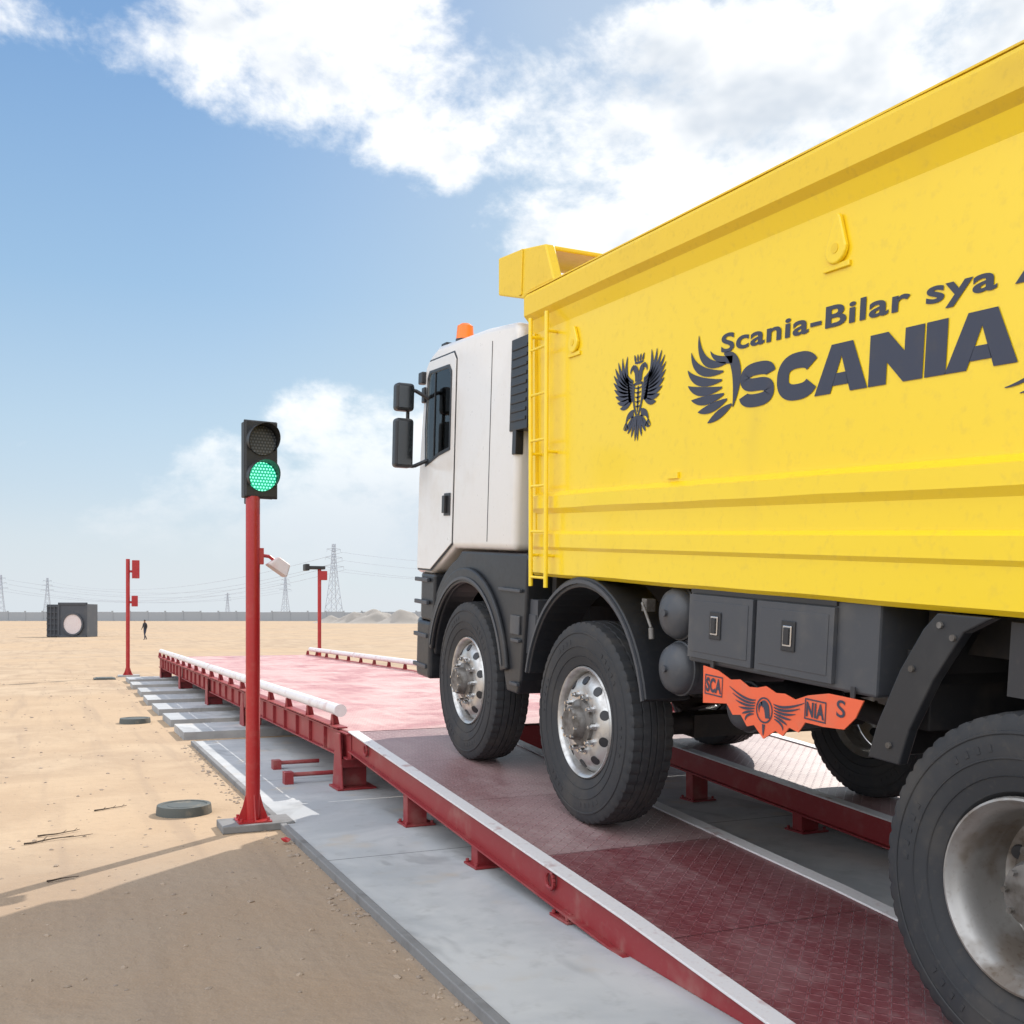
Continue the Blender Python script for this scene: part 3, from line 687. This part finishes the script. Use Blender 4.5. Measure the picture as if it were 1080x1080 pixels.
for y in (-.9,-3.3):
    b=B(); b.box(-1.262,-1.2505,y-.05,y+.05,2.02,2.05); b.obj('weld_pad',YEL,dump)
# --- lettering
def text_mesh(body,off=0.):
    cu=bpy.data.curves.new('t','FONT'); cu.body=body; cu.size=1; cu.offset=off; cu.resolution_u=6; cu.space_character=1.06
    o=bpy.data.objects.new('t',cu); COL.objects.link(o); bpy.context.view_layer.update()
    me=bpy.data.meshes.new_from_object(o.evaluated_get(bpy.context.evaluated_depsgraph_get())); bpy.data.objects.remove(o); return me
def letter(body,yl,yr,z0,z1,x,parent,off=0.,drop=0.,mat=INK,name='lettering'):
    me=text_mesh(body,off); xs=[v.co.x for v in me.vertices]; ys=[v.co.y for v in me.vertices]
    a0,a1,b0,b1=min(xs),max(xs),min(ys),max(ys)
    for v in me.vertices:
        tt=(v.co.x-a0)/(a1-a0); v.co=Vector((x,yl+(yr-yl)*tt,z0+(z1-z0)*(v.co.y-b0)/(b1-b0)+drop*tt))
    me.materials.clear(); me.materials.append(mat)
    o=bpy.data.objects.new(name,me); COL.objects.link(o); o.parent=parent; return o
XD=-1.2535
letter('Scania-Bilar sya A',-1.265,-3.07,2.562,2.678,XD,dump,.024,-.035)
def heavy_word(word,yl,yr,z0,z1,x,parent,drop):
    W={'S':1.16,'C':1.20,'A':1.34,'N':1.20,'I':.43}; gap=.03; kern={'CA':-.13,'IA':-.05,'AN':-.01,'SC':.0,'NI':.01}
    adv=[]; cur=0.
    for i,c in enumerate(word):
        adv.append(cur); cur+=W[c]+gap+kern.get(word[i:i+2],0)
    total=cur-gap; b=B(); st={'o':0.,'x':x}
    def T(u,v):
        t=(st['o']+u)/total; return (st['x'],yl+(yr-yl)*t,z0+(z1-z0)*v+drop*t)
    def ribbon(pts,wd):
        n=len(pts); Lq=[];Rq=[]
        for i in range(n):
            p=Vector(pts[i]); d=Vector(pts[min(i+1,n-1)])-Vector(pts[max(i-1,0)]); d.normalize(); nn=Vector((-d.y,d.x))*wd/2
            Lq.append(p+nn); Rq.append(p-nn)
        b.add([T(*q) for q in Lq]+[T(*q) for q in Rq],[(i,i+1,n+i+1,n+i) for i in range(n-1)])
    def se(a,e=.78):   # superellipse direction for squarer bowls
        c,s=math.cos(math.radians(a)),math.sin(math.radians(a)); return math.copysign(abs(c)**e,c),math.copysign(abs(s)**e,s)
    def P(*pts): b.add([T(*p) for p in pts],[tuple(range(len(pts)))])
    for i,c in enumerate(word):
        st['o']=adv[i]; st['x']=x
        if c=='I': P((0,0),(.43,0),(.43,1),(0,1))
        elif c=='N':
            P((0,0),(.41,0),(.41,1),(0,1)); P((.79,0),(1.20,0),(1.20,1),(.79,1)); P((.41,1),(.41,.42),(.79,0),(.79,.58))
        elif c=='A':
            P((0,0),(.42,0),(.67,.74),(.67,1),(.40,1)); P((1.34,0),(.94,1),(.67,1),(.67,.74),(.92,0)); P((.46,.15),(.88,.15),(.79,.40),(.55,.40))
        elif c=='C':
            ribbon([(.61+.43*se(t)[0],.5+.34*se(t)[1]) for t in range(30,334,7)],.345)
        elif c=='S':
            ribbon([(.585+.41*se(t)[0],.68+.18*se(t)[1]) for t in range(6,262,9)]+[(.565+.41*se(t)[0],.32+.18*se(t)[1]) for t in range(80,-176,-9)],.295)
    return b.obj('lettering',INK,parent,recalc=False)
heavy_word('SCANIA',-1.420,-2.925,2.312,2.508,XD,dump,-.010)
def stroke(b,pts,ws,x,n=14):
    P=[Vector(p) for p in pts]; L_=[];R_=[]
    for i in range(n+1):
        t=i/n; p=P[0]*(1-t)**2+P[1]*2*t*(1-t)+P[2]*t*t; d=(P[1]-P[0])*(1-t)*2+(P[2]-P[1])*2*t
        if d.length<1e-6: d=P[2]-P[0]
        nn=Vector((-d.y,d.x)).normalized()
        wv=ws[0]*(1-t)**2+ws[1]*2*t*(1-t)+ws[2]*t*t
        L_.append(p+nn*wv/2); R_.append(p-nn*wv/2)
    vs=[(x,q.x,q.y) for q in L_]+[(x,q.x,q.y) for q in R_]; m=n+1
    b.add(vs,[(i,i+1,m+i+1,m+i) for i in range(n)])
def wing(yc,zc,w,h,x,mirror=1,parent=dump,mat=INK,name='wing_emblem'):
    b=B()
    def P(u,v): return (yc-mirror*(u-.5)*w,zc+(v-.5)*h)
    tips=[(.20,1.0),(.06,.84),(.0,.66),(.02,.49),(.10,.33),(.24,.19),(.44,.06)]
    roots=[(.74,.64),(.70,.56),(.68,.475),(.69,.40),(.73,.33),(.79,.27),(.88,.21)]
    ctr=[(.22,.62),(.14,.56),(.16,.46),(.23,.36),(.34,.27),(.48,.19),(.66,.13)]
    for t,c,r in zip(tips,ctr,roots): stroke(b,[P(*t),P(*c),P(*r)],[.003,w*.19,w*.02],x)
    # curled body joining the feather roots to the first letter
    stroke(b,[P(.70,.74),P(1.06,.66),P(.90,.18)],[w*.02,w*.30,.006],x)
    stroke(b,[P(.44,.80),P(.52,.68),P(.86,.66)],[.003,w*.09,w*.08],x)
    return b.obj(name,mat,parent,recalc=False)
wing(-1.205,2.475,.43,.46,XD)
wing(-3.25,2.36,.48,.42,XD,-1)
b=B()
stroke(b,[(-2.88,2.225),(-2.97,2.232),(-3.07,2.30)],[.003,.022,.012],XD); stroke(b,[(-2.94,2.20),(-3.02,2.21),(-3.10,2.27)],[.003,.02,.012],XD); b.obj('wing_emblem',INK,dump,recalc=False)
def eagle(yc,zc,w,h,x,parent,mat=INK,name='eagle_emblem'):
    b=B()
    def P(u,v,s=1): return (yc-s*u*w/2,zc+v*h/2)
    tips=[(.46,1.0),(.66,.99),(.83,.92),(.95,.80),(1.0,.64),(1.0,.47),(.96,.30),(.90,.13),(.81,-.03),(.69,-.18)]
    for s in(-1,1):
        for k,t in enumerate(tips):
            f=k/9; r=(.38-.14*f,.40-.44*f); c=((r[0]+t[0])/2+.14*(1-f),(r[1]+t[1])/2-.14+.04*f)
            stroke(b,[P(*r,s),P(*c,s),P(*t,s)],[w*.018,w*.105,.003],x)
        for k in range(8):
            f=k/7; r=(.20,.38-.42*f); t=(.45-.08*f,.58-.56*f)
            stroke(b,[P(*r,s),P((r[0]+t[0])/2+.04,(r[1]+t[1])/2-.07,s),P(*t,s)],[w*.025,w*.055,.003],x)
        stroke(b,[P(.07,.36,s),P(.04,.66,s),P(.20,.68,s)],[w*.06,w*.09,w*.06],x)
        stroke(b,[P(.19,.71,s),P(.33,.68,s),P(.31,.56,s)],[w*.05,w*.04,.003],x)
        stroke(b,[P(.14,-.36,s),P(.38,-.34,s),P(.43,-.56,s)],[w*.08,w*.07,.006],x)
        for k in range(3): stroke(b,[P(.43,-.54,s),P(.43+.06*(k-1),-.62,s),P(.43+.10*(k-1),-.70,s)],[.005,w*.026,.003],x)
        for k in range(4): stroke(b,[P(.02+.05*k,-.42,s),P(.04+.11*k,-.72,s),P(.05+.15*k,-1.0+.10*k,s)],[w*.02,w*.075,.003],x)
        stroke(b,[P(.155,.32,s),P(.22,-.08,s),P(.03,-.42,s)],[w*.03,w*.035,w*.03],x)
    stroke(b,[P(-.15,.31),P(0,.33),P(.15,.31)],[w*.025,w*.035,w*.025],x)
    stroke(b,[P(0,.26),P(0,0),P(0,-.34)],[w*.02,w*.04,w*.015],x)
    for k in range(5): stroke(b,[P(-.14+.016*k,.23-.105*k),P(0,.18-.105*k),P(.14-.016*k,.23-.105*k)],[h*.01,h*.03,h*.01],x)
    stroke(b,[P(-.16,.80),P(0,.77),P(.16,.80)],[h*.02,h*.035,h*.02],x)
    for u in (-.15,-.05,.05,.15): stroke(b,[P(u*.9,.82),P(u,.89),P(u*1.25,.98)],[w*.02,w*.055,.003],x)
    return b.obj(name,mat,parent,recalc=False)
eagle(-.515,2.475,.54,.47,XD,dump)
# banner
bpoly=[(-1.24,1.105),(-1.36,1.095),(-1.46,1.065),(-1.53,1.075),(-1.60,1.05),(-1.66,1.055),(-1.72,1.07),(-1.79,1.05),(-1.85,1.055),(-1.92,1.04),(-2.00,1.07),(-2.12,1.095),(-2.32,1.095),(-2.28,1.02),(-2.22,.965),(-2.10,.955),(-1.99,.955),(-1.95,.905),(-1.89,.915),(-1.85,.87),(-1.80,.885),(-1.72,.835),(-1.65,.885),(-1.60,.87),(-1.55,.915),(-1.49,.905),(-1.44,.95),(-1.25,.925)]
b=B(); b.prism(bpoly,'x',-1.258,-1.252)
bn=b.obj('banner',ORNG,tr); bn['label']='orange wing shaped name plate with dark lettering'
XB=-1.2605
letter('SCA',-1.272,-1.395,.985,1.055,XB,bn,.04)
letter('NIA',-1.995,-2.105,.982,1.045,XB,bn,.04)
letter('S',-2.175,-2.225,1.01,1.08,XB,bn,.01)
def frame(y0,y1,z0,z1):
    b=B(); t=.006
    for q in ((y0,y1,z0,z0+t),(y0,y1,z1-t,z1)): b.add([(XB,q[0],q[2]),(XB,q[1],q[2]),(XB,q[1],q[3]),(XB,q[0],q[3])],[(0,1,2,3)])
    for q in ((y0,y0+t),(y1-t,y1)): b.add([(XB,q[0],z0+t),(XB,q[1],z0+t),(XB,q[1],z1-t),(XB,q[0],z1-t)],[(0,1,2,3)])
    b.obj('letter_frame',INK,bn,recalc=False)
frame(-1.405,-1.262,.972,1.068); frame(-2.115,-1.985,.97,1.058)
b=B()
for s in (-1,1):
    for k in range(6):
        f=k/5; stroke(b,[(-1.72-s*(.062+.01*f),1.0-.065*f),(-1.72-s*(.13+.005*f),.98-.055*f),(-1.72-s*(.262-.13*f),1.035-.14*f)],[.004,.020,.002],XB)
b.add([(XB,-1.72+.058*math.cos(t)*r,.963+.058*math.sin(t)*r) for t in [k*math.pi/14 for k in range(28)] for r in (1.,.87)],[(2*i,2*((i+1)%28),2*((i+1)%28)+1,2*i+1) for i in range(28)])
stroke(b,[(-1.745,.930),(-1.738,1.008),(-1.70,.985)],[.030,.046,.026],XB); stroke(b,[(-1.705,.99),(-1.674,.985),(-1.686,.950)],[.018,.016,.003],XB)
stroke(b,[(-1.72,.90),(-1.72,.87),(-1.72,.85)],[.02,.015,.003],XB)
b.obj('eagle_emblem',INK,bn,recalc=False)
for y in (-1.3,-2.25):
    b=B(); b.box(-1.2515,-1.2455,y-.012,y+.012,1.06,1.14); b.obj('banner_hanger',DARKST,bn)
b=B()
random.seed(9)
for k in range(5):
    y0=-.62-.05*k; b.tube([(-.95,y0,1.42),(-.97,y0-.06,1.25),(-.9,y0+.02,1.05),(-.6,y0,1.0)],.012,6)
b.tube([(-1.05,1.0,1.7),(-1.1,.92,1.4),(-.9,.9,1.2)],.02,8)
b.obj('hose',BLACKP,tr)
b=B(); b.box(-1.20,-1.14,-.60,-.55,1.32,1.39); b.cyl((-1.22,-.59,1.37),(-1.22,-.69,1.24),.009,8); b.cyl((-1.22,-.69,1.24),(-1.22,-.70,1.18),.016,8)
b.obj('valve',HUBM,tr,bevel=.004)
# ------------------------------------------------------------------ traffic signal
def post(b,h,r=.052,z0=.06):
    b.cyl((0,0,z0),(0,0,h),r,24)
    b.box(-.12,.12,-.12,.12,z0-.012,z0+.006)
    for k in range(4):
        t=k*math.pi/2; d=Vector((math.cos(t),math.sin(t))); n=Vector((-d.y,d.x))*.005
        p=[(d*r*.9,z0),(d*.115,z0),(d*.075,z0+.10),(d*r*.95,z0+.2)]
        vs=[(q.x+s*n.x,q.y+s*n.y,z) for s in(-1,1) for q,z in p]
        b.add(vs,[(0,1,2,3),(7,6,5,4),(0,4,5,1),(1,5,6,2),(2,6,7,3),(3,7,4,0)])
    for sx in(-1,1):
        for sy in(-1,1): b.cyl((sx*.095,sy*.095,z0+.006),(sx*.095,sy*.095,z0+.03),.011,6)
tl=thing('traffic_light','red post with black two-lamp traffic signal showing green','traffic light',(1.33,7.70,0))
b=B(); post(b,2.45); b.obj('post',REDP,tl,smooth=True,sharp=40)
b=B(); b.box(-.24,.28,-.16,.16,0,.055); b.obj('footing',KERB,tl,bevel=.008)
hd=B(); hd.box(-.118,.118,-.02,.11,2.445,3.005); hd.box(-.126,.126,.0,.015,2.437,3.013); hd.box(-.10,.0,.03,.1,2.40,2.446)
hd=hd.obj('signal_housing',BLK,tl,bevel=.012,seg=3); hd.location=(.055,-.02,0); hd.rotation_euler=(0,0,.10)
for zc,mt in ((2.86,LDARK),(2.595,LGREEN)):
    b=B(); b.cyl((0,-.034,0),(0,-.024,0),.106,40); o=b.obj('signal_lens',mt,hd,smooth=True,sharp=40,loc=(0,0,zc))
    b=B(); A=[math.radians(t) for t in range(-35,216,10)]
    n=len(A); vs=[];
    for r in (.110,.116):
        for y in (-.02,None):
            for t in A:
                yy=-.02 if y is not None else -.02-.15*(.55+.45*math.sin(t)) 
                vs.append((r*math.cos(t),yy,r*math.sin(t)))
    fs=[]
    for i in range(n-1):
        fs+=[(i,i+1,n+i+1,n+i),(2*n+i,3*n+i,3*n+i+1,2*n+i+1),(n+i,n+i+1,3*n+i+1,3*n+i)]
    b.add(vs,fs); b.obj('signal_visor',BLK,hd,loc=(0,0,zc),smooth=True,sharp=50)
def flood(b,c,s=1.):
    x,y,z=c
    R=Matrix.Rotation(math.radians(35),3,'Y')
    def q(vs): return [tuple(Vector((x,y,z))+R@(Vector(p)*s)) for p in vs]
    b.add(q([(-.02,-.08,-.05),(.16,-.08,-.05),(.16,.08,-.05),(-.02,.08,-.05),(.02,-.06,.05),(.13,-.06,.05),(.13,.06,.05),(.02,.06,.05)]),[(0,3,2,1),(4,5,6,7),(0,1,5,4),(1,2,6,5),(2,3,7,6),(3,0,4,7)])
b=B(); b.tube([(.04,0,2.02),(.12,0,2.01),(.16,0,1.98)],.013,8); b.box(.04,.075,-.03,.03,1.95,2.07); b.obj('lamp_bracket',REDP,tl)
b=B(); flood(b,(.14,0,1.98),.95); b.obj('floodlight',LGREY,tl,bevel=.012,seg=3)
f1=thing('signal_post','far red post with two small red signal heads','traffic light',(1.70,28.3,0))
b=B(); post(b,3.05,.05,.05); b.obj('post',REDP,f1,smooth=True,sharp=40)
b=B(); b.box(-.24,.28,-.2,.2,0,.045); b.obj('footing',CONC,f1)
b=B(); b.box(.10,.28,-.10,.08,2.55,3.02); b.box(.02,.12,-.03,.03,2.7,2.76); b.obj('signal_housing',REDP,f1,bevel=.01)
b=B(); b.box(.09,.24,-.08,.06,1.82,2.10); b.box(.02,.1,-.03,.03,1.9,1.96); b.obj('control_box',REDP,f1,bevel=.01)
f2=thing('lamp_post','far red post carrying a small floodlight','lamp post',(6.55,27.6,0))
b=B(); post(b,2.85,.05,.05); b.obj('post',REDP,f2,smooth=True,sharp=40)
b=B(); b.box(-.38,.14,-.12,.12,2.84,2.93); b.box(-.42,-.30,-.16,.16,2.80,2.98); b.obj('floodlight',BLK,f2,bevel=.02)
b=B(); b.box(-.02,.2,-.08,.08,2.55,2.80); b.obj('control_box',REDP,f2,bevel=.01)
# ------------------------------------------------------------------ lids, twigs
def lid(x,y,r,h,lab):
    b=B()
    prof=[(0,h*.98),(r*.60,h*.98),(r*.62,h*.93),(r*.84,h*.93),(r*.86,h*1.03),(r,h*1.03),(r*1.02,h*.7),(r*1.04,0)]
    vs=[];S=48
    for i in range(S):
        t=2*math.pi*i/S
        for rr,z in prof: vs.append((rr*math.cos(t),rr*math.sin(t),z))
    n=len(prof); b.add(vs,[(i*n+j,i*n+j+1,((i+1)%S)*n+j+1,((i+1)%S)*n+j) for i in range(S) for j in range(n-1)])
    o=b.obj('manhole_cover',LID,smooth=True,sharp=30,loc=(x,y,0)); tag(o,lab,'manhole cover'); return o
lid(.93,8.5,.205,.07,'round dark grey inspection cover standing on the sand')
lid(1.06,16.0,.21,.07,'round dark inspection cover beside the concrete slabs')
b=B(); b.box(-.25,.25,-.3,.3,0,.03); b.box(-.2,.2,-.25,.25,.03,.045); tag(b.obj('manhole_cover',LID,loc=(1.1,27.4,0),bevel=.008),'flat rectangular dark cover near the far red post','manhole cover')
def twig(x,y,ang,l,seed):
    random.seed(seed); b=B(); p=Vector((0,0,.01)); d=ang; r=.007
    for k in range(7):
        q=p+Vector((math.cos(d),math.sin(d),random.uniform(-.05,.08)))*l/7; q.z=max(.008,q.z); b.cyl(p,q,r,6,r*.85); 
        if k%2: 
            dd=d+random.choice((-1,1))*.7; b.cyl(q,q+Vector((math.cos(dd),math.sin(dd),.15))*l*.18,r*.6,5,.002)
        p=q; r*=.85; d+=random.uniform(-.25,.25)
    tag(b.obj('twig',TWIG,loc=(x,y,0)),'thin dry dark twig lying on the sand','twig','twigs on the sand')
twig(-.20,7.75,.35,.45,1); twig(-.12,7.98,.1,.30,2); twig(.28,8.85,.5,.28,3); twig(-.05,6.6,.2,.18,5)
b=B(); stone(b,0,0,.035); tag(b.obj('brick_fragment',REDP,loc=(1.44,7.05,.03)),'tiny red broken fragment beside the concrete footing','debris')
# ------------------------------------------------------------------ distance
c_,s_=math.cos(TH),math.sin(TH)
def cam2w(px,Z,z=0.):
    u=(px-540)/1080; return Vector((Z*(u*c_+s_),Z*(c_-u*s_),z))
wl=B()
p0=cam2w(-420,352); p1=cam2w(720,330); d=(p1-p0); Ln=d.length; d.normalize(); nn=Vector((-d.y,d.x,0))
k=0.
while k<Ln:
    a=p0+d*(k+.2); c=p0+d*(min(k+5.8,Ln)); h=3.0+.12*math.sin(k*1.7)
    wl.add([a,c,c+nn*.2,a+nn*.2,a+Vector((0,0,h)),c+Vector((0,0,h)),c+nn*.2+Vector((0,0,h)),a+nn*.2+Vector((0,0,h))],[(0,1,5,4),(1,2,6,5),(2,3,7,6),(3,0,4,7),(4,5,6,7)])
    a=p0+d*(k-.25)-nn*.1; c=p0+d*(k+.25)-nn*.1; h=3.4
    wl.add([a,c,c+nn*.4,a+nn*.4,a+Vector((0,0,h)),c+Vector((0,0,h)),c+nn*.4+Vector((0,0,h)),a+nn*.4+Vector((0,0,h))],[(0,1,5,4),(1,2,6,5),(2,3,7,6),(3,0,4,7),(4,5,6,7)])
    k+=6
tag(wl.obj('boundary_wall',FWALL),'long pale panel wall across the desert horizon','wall')
def heap(px,Z,w,h,seed):
    c=cam2w(px,Z,gh(Z)-.1); random.seed(seed); vs=[];fs=[];R=14;S=28
    for j in range(R+1):
        f=j/R
        for i in range(S):
            t=2*math.pi*i/S; rr=f*w/2*(1+.15*mnoise.noise(Vector((math.cos(t)*2,math.sin(t)*2,seed))))
            z=h*(math.cos(f*math.pi)+1)/2*(1+.35*mnoise.noise(Vector((math.cos(t)*f*3,math.sin(t)*f*3,seed+5)))); vs.append((rr*math.cos(t),rr*math.sin(t)*.6,z))
    for j in range(R):
        for i in range(S): k=(i+1)%S; fs.append((j*S+i,j*S+k,(j+1)*S+k,(j+1)*S+i))
    b=B(); b.add(vs,fs); o=b.obj('sand_heap',HEAP,smooth=True,sharp=180,loc=c); tag(o,'low heap of grey sand before the boundary wall','sand heap','sand heaps')
heap(375,230,13,2.4,1); heap(398,225,16,3.1,2); heap(425,220,14,2.9,3); heap(352,240,12,1.7,4)
fb=thing('precast_box','dark steel box structure with a pale round panel','box structure',cam2w(70,99,gh(99)))
fb.rotation_euler=(0,0,-TH); fb.scale=(.86,.86,.93)
b=B(); b.box(-.8,2.3,0,3,0,3.45)
for x in (-.85,2.25): b.box(x-.06,x+.12,-.1,0,0,3.6)
b.box(-.9,2.4,-.1,0,3.35,3.6); b.box(-.9,2.4,-.1,0,0,.2)
b.obj('steel_panel',BOXD,fb,bevel=.03)
b=B(); b.box(-2.35,-.95,.4,3,0,3.4)
for k in range(6): b.box(-2.35,-1.0,.25,.4,.1+k*.6,.25+k*.6)
for k in range(4): b.box(-2.3+k*.4,-2.2+k*.4,.2,.25,0,3.4)
b.obj('rib_panel',BOXD,fb)
b=B(); b.cyl((.75,-.12,1.35),(.75,-.02,1.35),1.02,40); b.obj('round_panel',LGREY,fb)
b=B()
vs=[];S=40
for i in range(S):
    t=2*math.pi*i/S
    for r,y in ((1.03,-.12),(1.03,-.22),(1.2,-.22),(1.2,-.02)): vs.append((.75+r*math.cos(t),y,1.35+r*math.sin(t)))
b.add(vs,[(i*4+j,i*4+j+1,((i+1)%S)*4+j+1,((i+1)%S)*4+j) for i in range(S) for j in range(3)]); b.obj('round_frame',BOXD,fb)
def pylon(px,Z,h,s=1.,tw=.2):
    o=cam2w(px,Z,0); b=B(); r=tw
    def wd(z): f=z/h; return (3.4*(1-f)**1.6+.65)*h/40
    lv=[0,.16,.30,.42,.53,.63,.72,.80,.88,.95,1.0]
    P=lambda z,i:Vector((wd(z)*(1 if i in(1,2) else -1),wd(z)*(1 if i in(2,3) else -1),z))
    for z0,z1 in zip(lv,lv[1:]):
        for i in range(4):
            j=(i+1)%4; b.cyl(P(z0*h,i),P(z1*h,i),r,4); b.cyl(P(z0*h,i),P(z1*h,j),r*.6,4); b.cyl(P(z0*h,j),P(z1*h,i),r*.6,4)
    for f,l in ((.70,6.0),(.82,5.0),(.93,4.)):
        l*=h/40; z=f*h
        for sg in(-1,1):
            b.cyl((0,0,z+.6),(sg*l,0,z),r*.8,4); b.cyl((0,0,z-1.2),(sg*l,0,z),r*.8,4); b.cyl((sg*l,0,z),(sg*l,0,z-1.6),r*.6,4)
    ob=b.obj('transmission_tower',PYL,loc=o); ob.rotation_euler=(0,0,.25); tag(ob,'hazy grey lattice electricity tower on the horizon','pylon','electricity towers'); return o
T=[pylon(352,600,44,tw=.17),pylon(301,1050,42,tw=.22),pylon(50,1050,41,tw=.22),pylon(1,900,38,tw=.2)]
pylon(240,1500,36,tw=.25)
def wire(pa,pb,sag,r):
    b=B(); n=24; pts=[]
    for i in range(n+1):
        t=i/n; p=pa.lerp(pb,t); p.z-=sag*4*t*(1-t); pts.append(p)
    b.tube(pts,r,4); tag(b.obj('power_line',PYL),'thin sagging overhead power cable between towers','power cable','overhead power cables')
for zf,off in ((.66,7),(.66,-7),(.78,6),(.89,5)):
    o3=Vector((off,0,0))
    wire(T[0]+Vector((0,0,44*zf))+o3, cam2w(760,520,38*zf)+o3,7,.10)
    wire(T[0]+Vector((0,0,44*zf))+o3, T[2]+Vector((0,0,41*zf))+o3,14,.12)
    wire(T[1]+Vector((0,0,42*zf))+o3, T[3]+Vector((0,0,38*zf))+o3,12,.12)
# ------------------------------------------------------------------ people
def skin_body(J,R,E,root,name):
    ks=list(J); me=bpy.data.meshes.new(name); me.from_pydata([J[k] for k in ks],[(ks.index(a),ks.index(c)) for a,c in E],[])
    o=bpy.data.objects.new(name,me); COL.objects.link(o)
    o.modifiers.new('skin','SKIN'); sb=o.modifiers.new('sub','SUBSURF'); sb.levels=sb.render_levels=1
    for i,k in enumerate(ks): v=me.skin_vertices[0].data[i]; v.radius=(R[k],R[k]*.85); v.use_root=(k==root)
    return o
def clothes(name,lower,upper,zl,zh):
    m,nt,bs=newmat(name); x,y,z=xyz(nt,coords(nt,'Object'))
    c=mix(nt,z.gt(zl),lower,upper); c=mix(nt,z.gt(zh),c,(.25,.13,.08)); sock(nt,bs.inputs['Base Color'],c); bs.inputs['Roughness'].default_value=.85; return m
BE=[('pel','sp'),('sp','ch'),('ch','nk'),('nk','hd'),('hd','ht'),('ch','sl'),('sl','el'),('el','wl'),('wl','hl'),('ch','sr'),('sr','er'),('er','wr'),('wr','hr'),('pel','ll'),('ll','kl'),('kl','al'),('al','tl'),('pel','lr'),('lr','kr'),('kr','ar'),('ar','tr')]
BR={'pel':.14,'sp':.125,'ch':.145,'nk':.055,'hd':.085,'ht':.075,'sl':.06,'el':.045,'wl':.03,'hl':.03,'sr':.06,'er':.045,'wr':.03,'hr':.03,'ll':.09,'kl':.06,'al':.045,'tl':.035,'lr':.09,'kr':.06,'ar':.045,'tr':.035}
J={'pel':(0,0,.93),'sp':(0,.01,1.12),'ch':(0,.02,1.33),'nk':(0,.03,1.47),'hd':(0,.05,1.56),'ht':(0,.05,1.68),
   'sl':(-.17,.02,1.40),'el':(-.21,-.04,1.13),'wl':(-.20,.06,.90),'hl':(-.20,.09,.82),'sr':(.17,.02,1.40),'er':(.21,.06,1.13),'wr':(.20,.18,.93),'hr':(.20,.22,.86),
   'll':(-.09,0,.88),'kl':(-.10,.12,.50),'al':(-.10,.12,.09),'tl':(-.10,.26,.04),'lr':(.09,0,.88),'kr':(.10,-.02,.48),'ar':(.10,-.24,.12),'tr':(.10,-.16,.03)}
o=skin_body(J,BR,BE,'pel','person'); o.data.materials.append(clothes('dark_clothes',(.03,.035,.06),(.02,.02,.025),.92,1.48))
o.location=cam2w(153,87,gh(87)); o.rotation_euler=(0,0,2.2); tag(o,'person in dark clothes walking across the sand','person')
b=B(); b.lathe([(-.085,.0),(-.07,.06),(0,.095),(.07,.07),(.09,0)],12); b.v=[(x,y,z*.8) for x,y,z in b.v]
b.obj('hair',BLK,o,smooth=True,loc=(0,.03,1.665))
J={'pel':(0,0,.10),'sp':(0,-.02,.28),'ch':(0,.0,.48),'nk':(0,.03,.62),'hd':(0,.06,.71),'ht':(0,.05,.83),
   'sl':(-.18,.0,.55),'el':(-.23,.18,.34),'wl':(-.19,.40,.42),'hl':(-.17,.47,.45),'sr':(.18,.0,.55),'er':(.23,.18,.34),'wr':(.19,.40,.42),'hr':(.17,.47,.45),
   'll':(-.10,.06,.10),'kl':(-.13,.46,.12),'al':(-.13,.60,-.26),'tl':(-.13,.70,-.28),'lr':(.10,.06,.10),'kr':(.13,.46,.12),'ar':(.13,.60,-.26),'tr':(.13,.70,-.28)}
o=skin_body(J,BR,BE,'pel','person'); o.data.materials.append(clothes('teal_shirt',(.04,.05,.08),(.03,.42,.46),.13,.60))
ph=math.atan(SLOPE); lp=Vector((-.78,2.22,1.95)); wp_=Vector((TX,TY,TZ))+Matrix.Rotation(ph,3,'X')@lp
o.location=wp_; o.rotation_euler=(ph,0,0); tag(o,'driver in a teal shirt seated at the truck steering wheel','person')
b=B(); b.lathe([(-.085,.0),(-.07,.06),(0,.10),(.07,.07),(.09,0)],12); b.v=[(x,y,z*.8) for x,y,z in b.v]
b.obj('hair',BLK,o,smooth=True,loc=(0,.03,.83))
# ------------------------------------------------------------------ camera
cam=bpy.data.cameras.new('camera'); co=bpy.data.objects.new('camera',cam); COL.objects.link(co); co.location=(0,0,H); co.rotation_euler=(math.pi/2,0,-TH)
cam.lens=36; cam.sensor_width=36; cam.shift_y=110/1080; cam.clip_start=.05; cam.clip_end=8000; sc.camera=co
sc.view_settings.view_transform='Standard'; sc.view_settings.look='None'; sc.view_settings.exposure=0
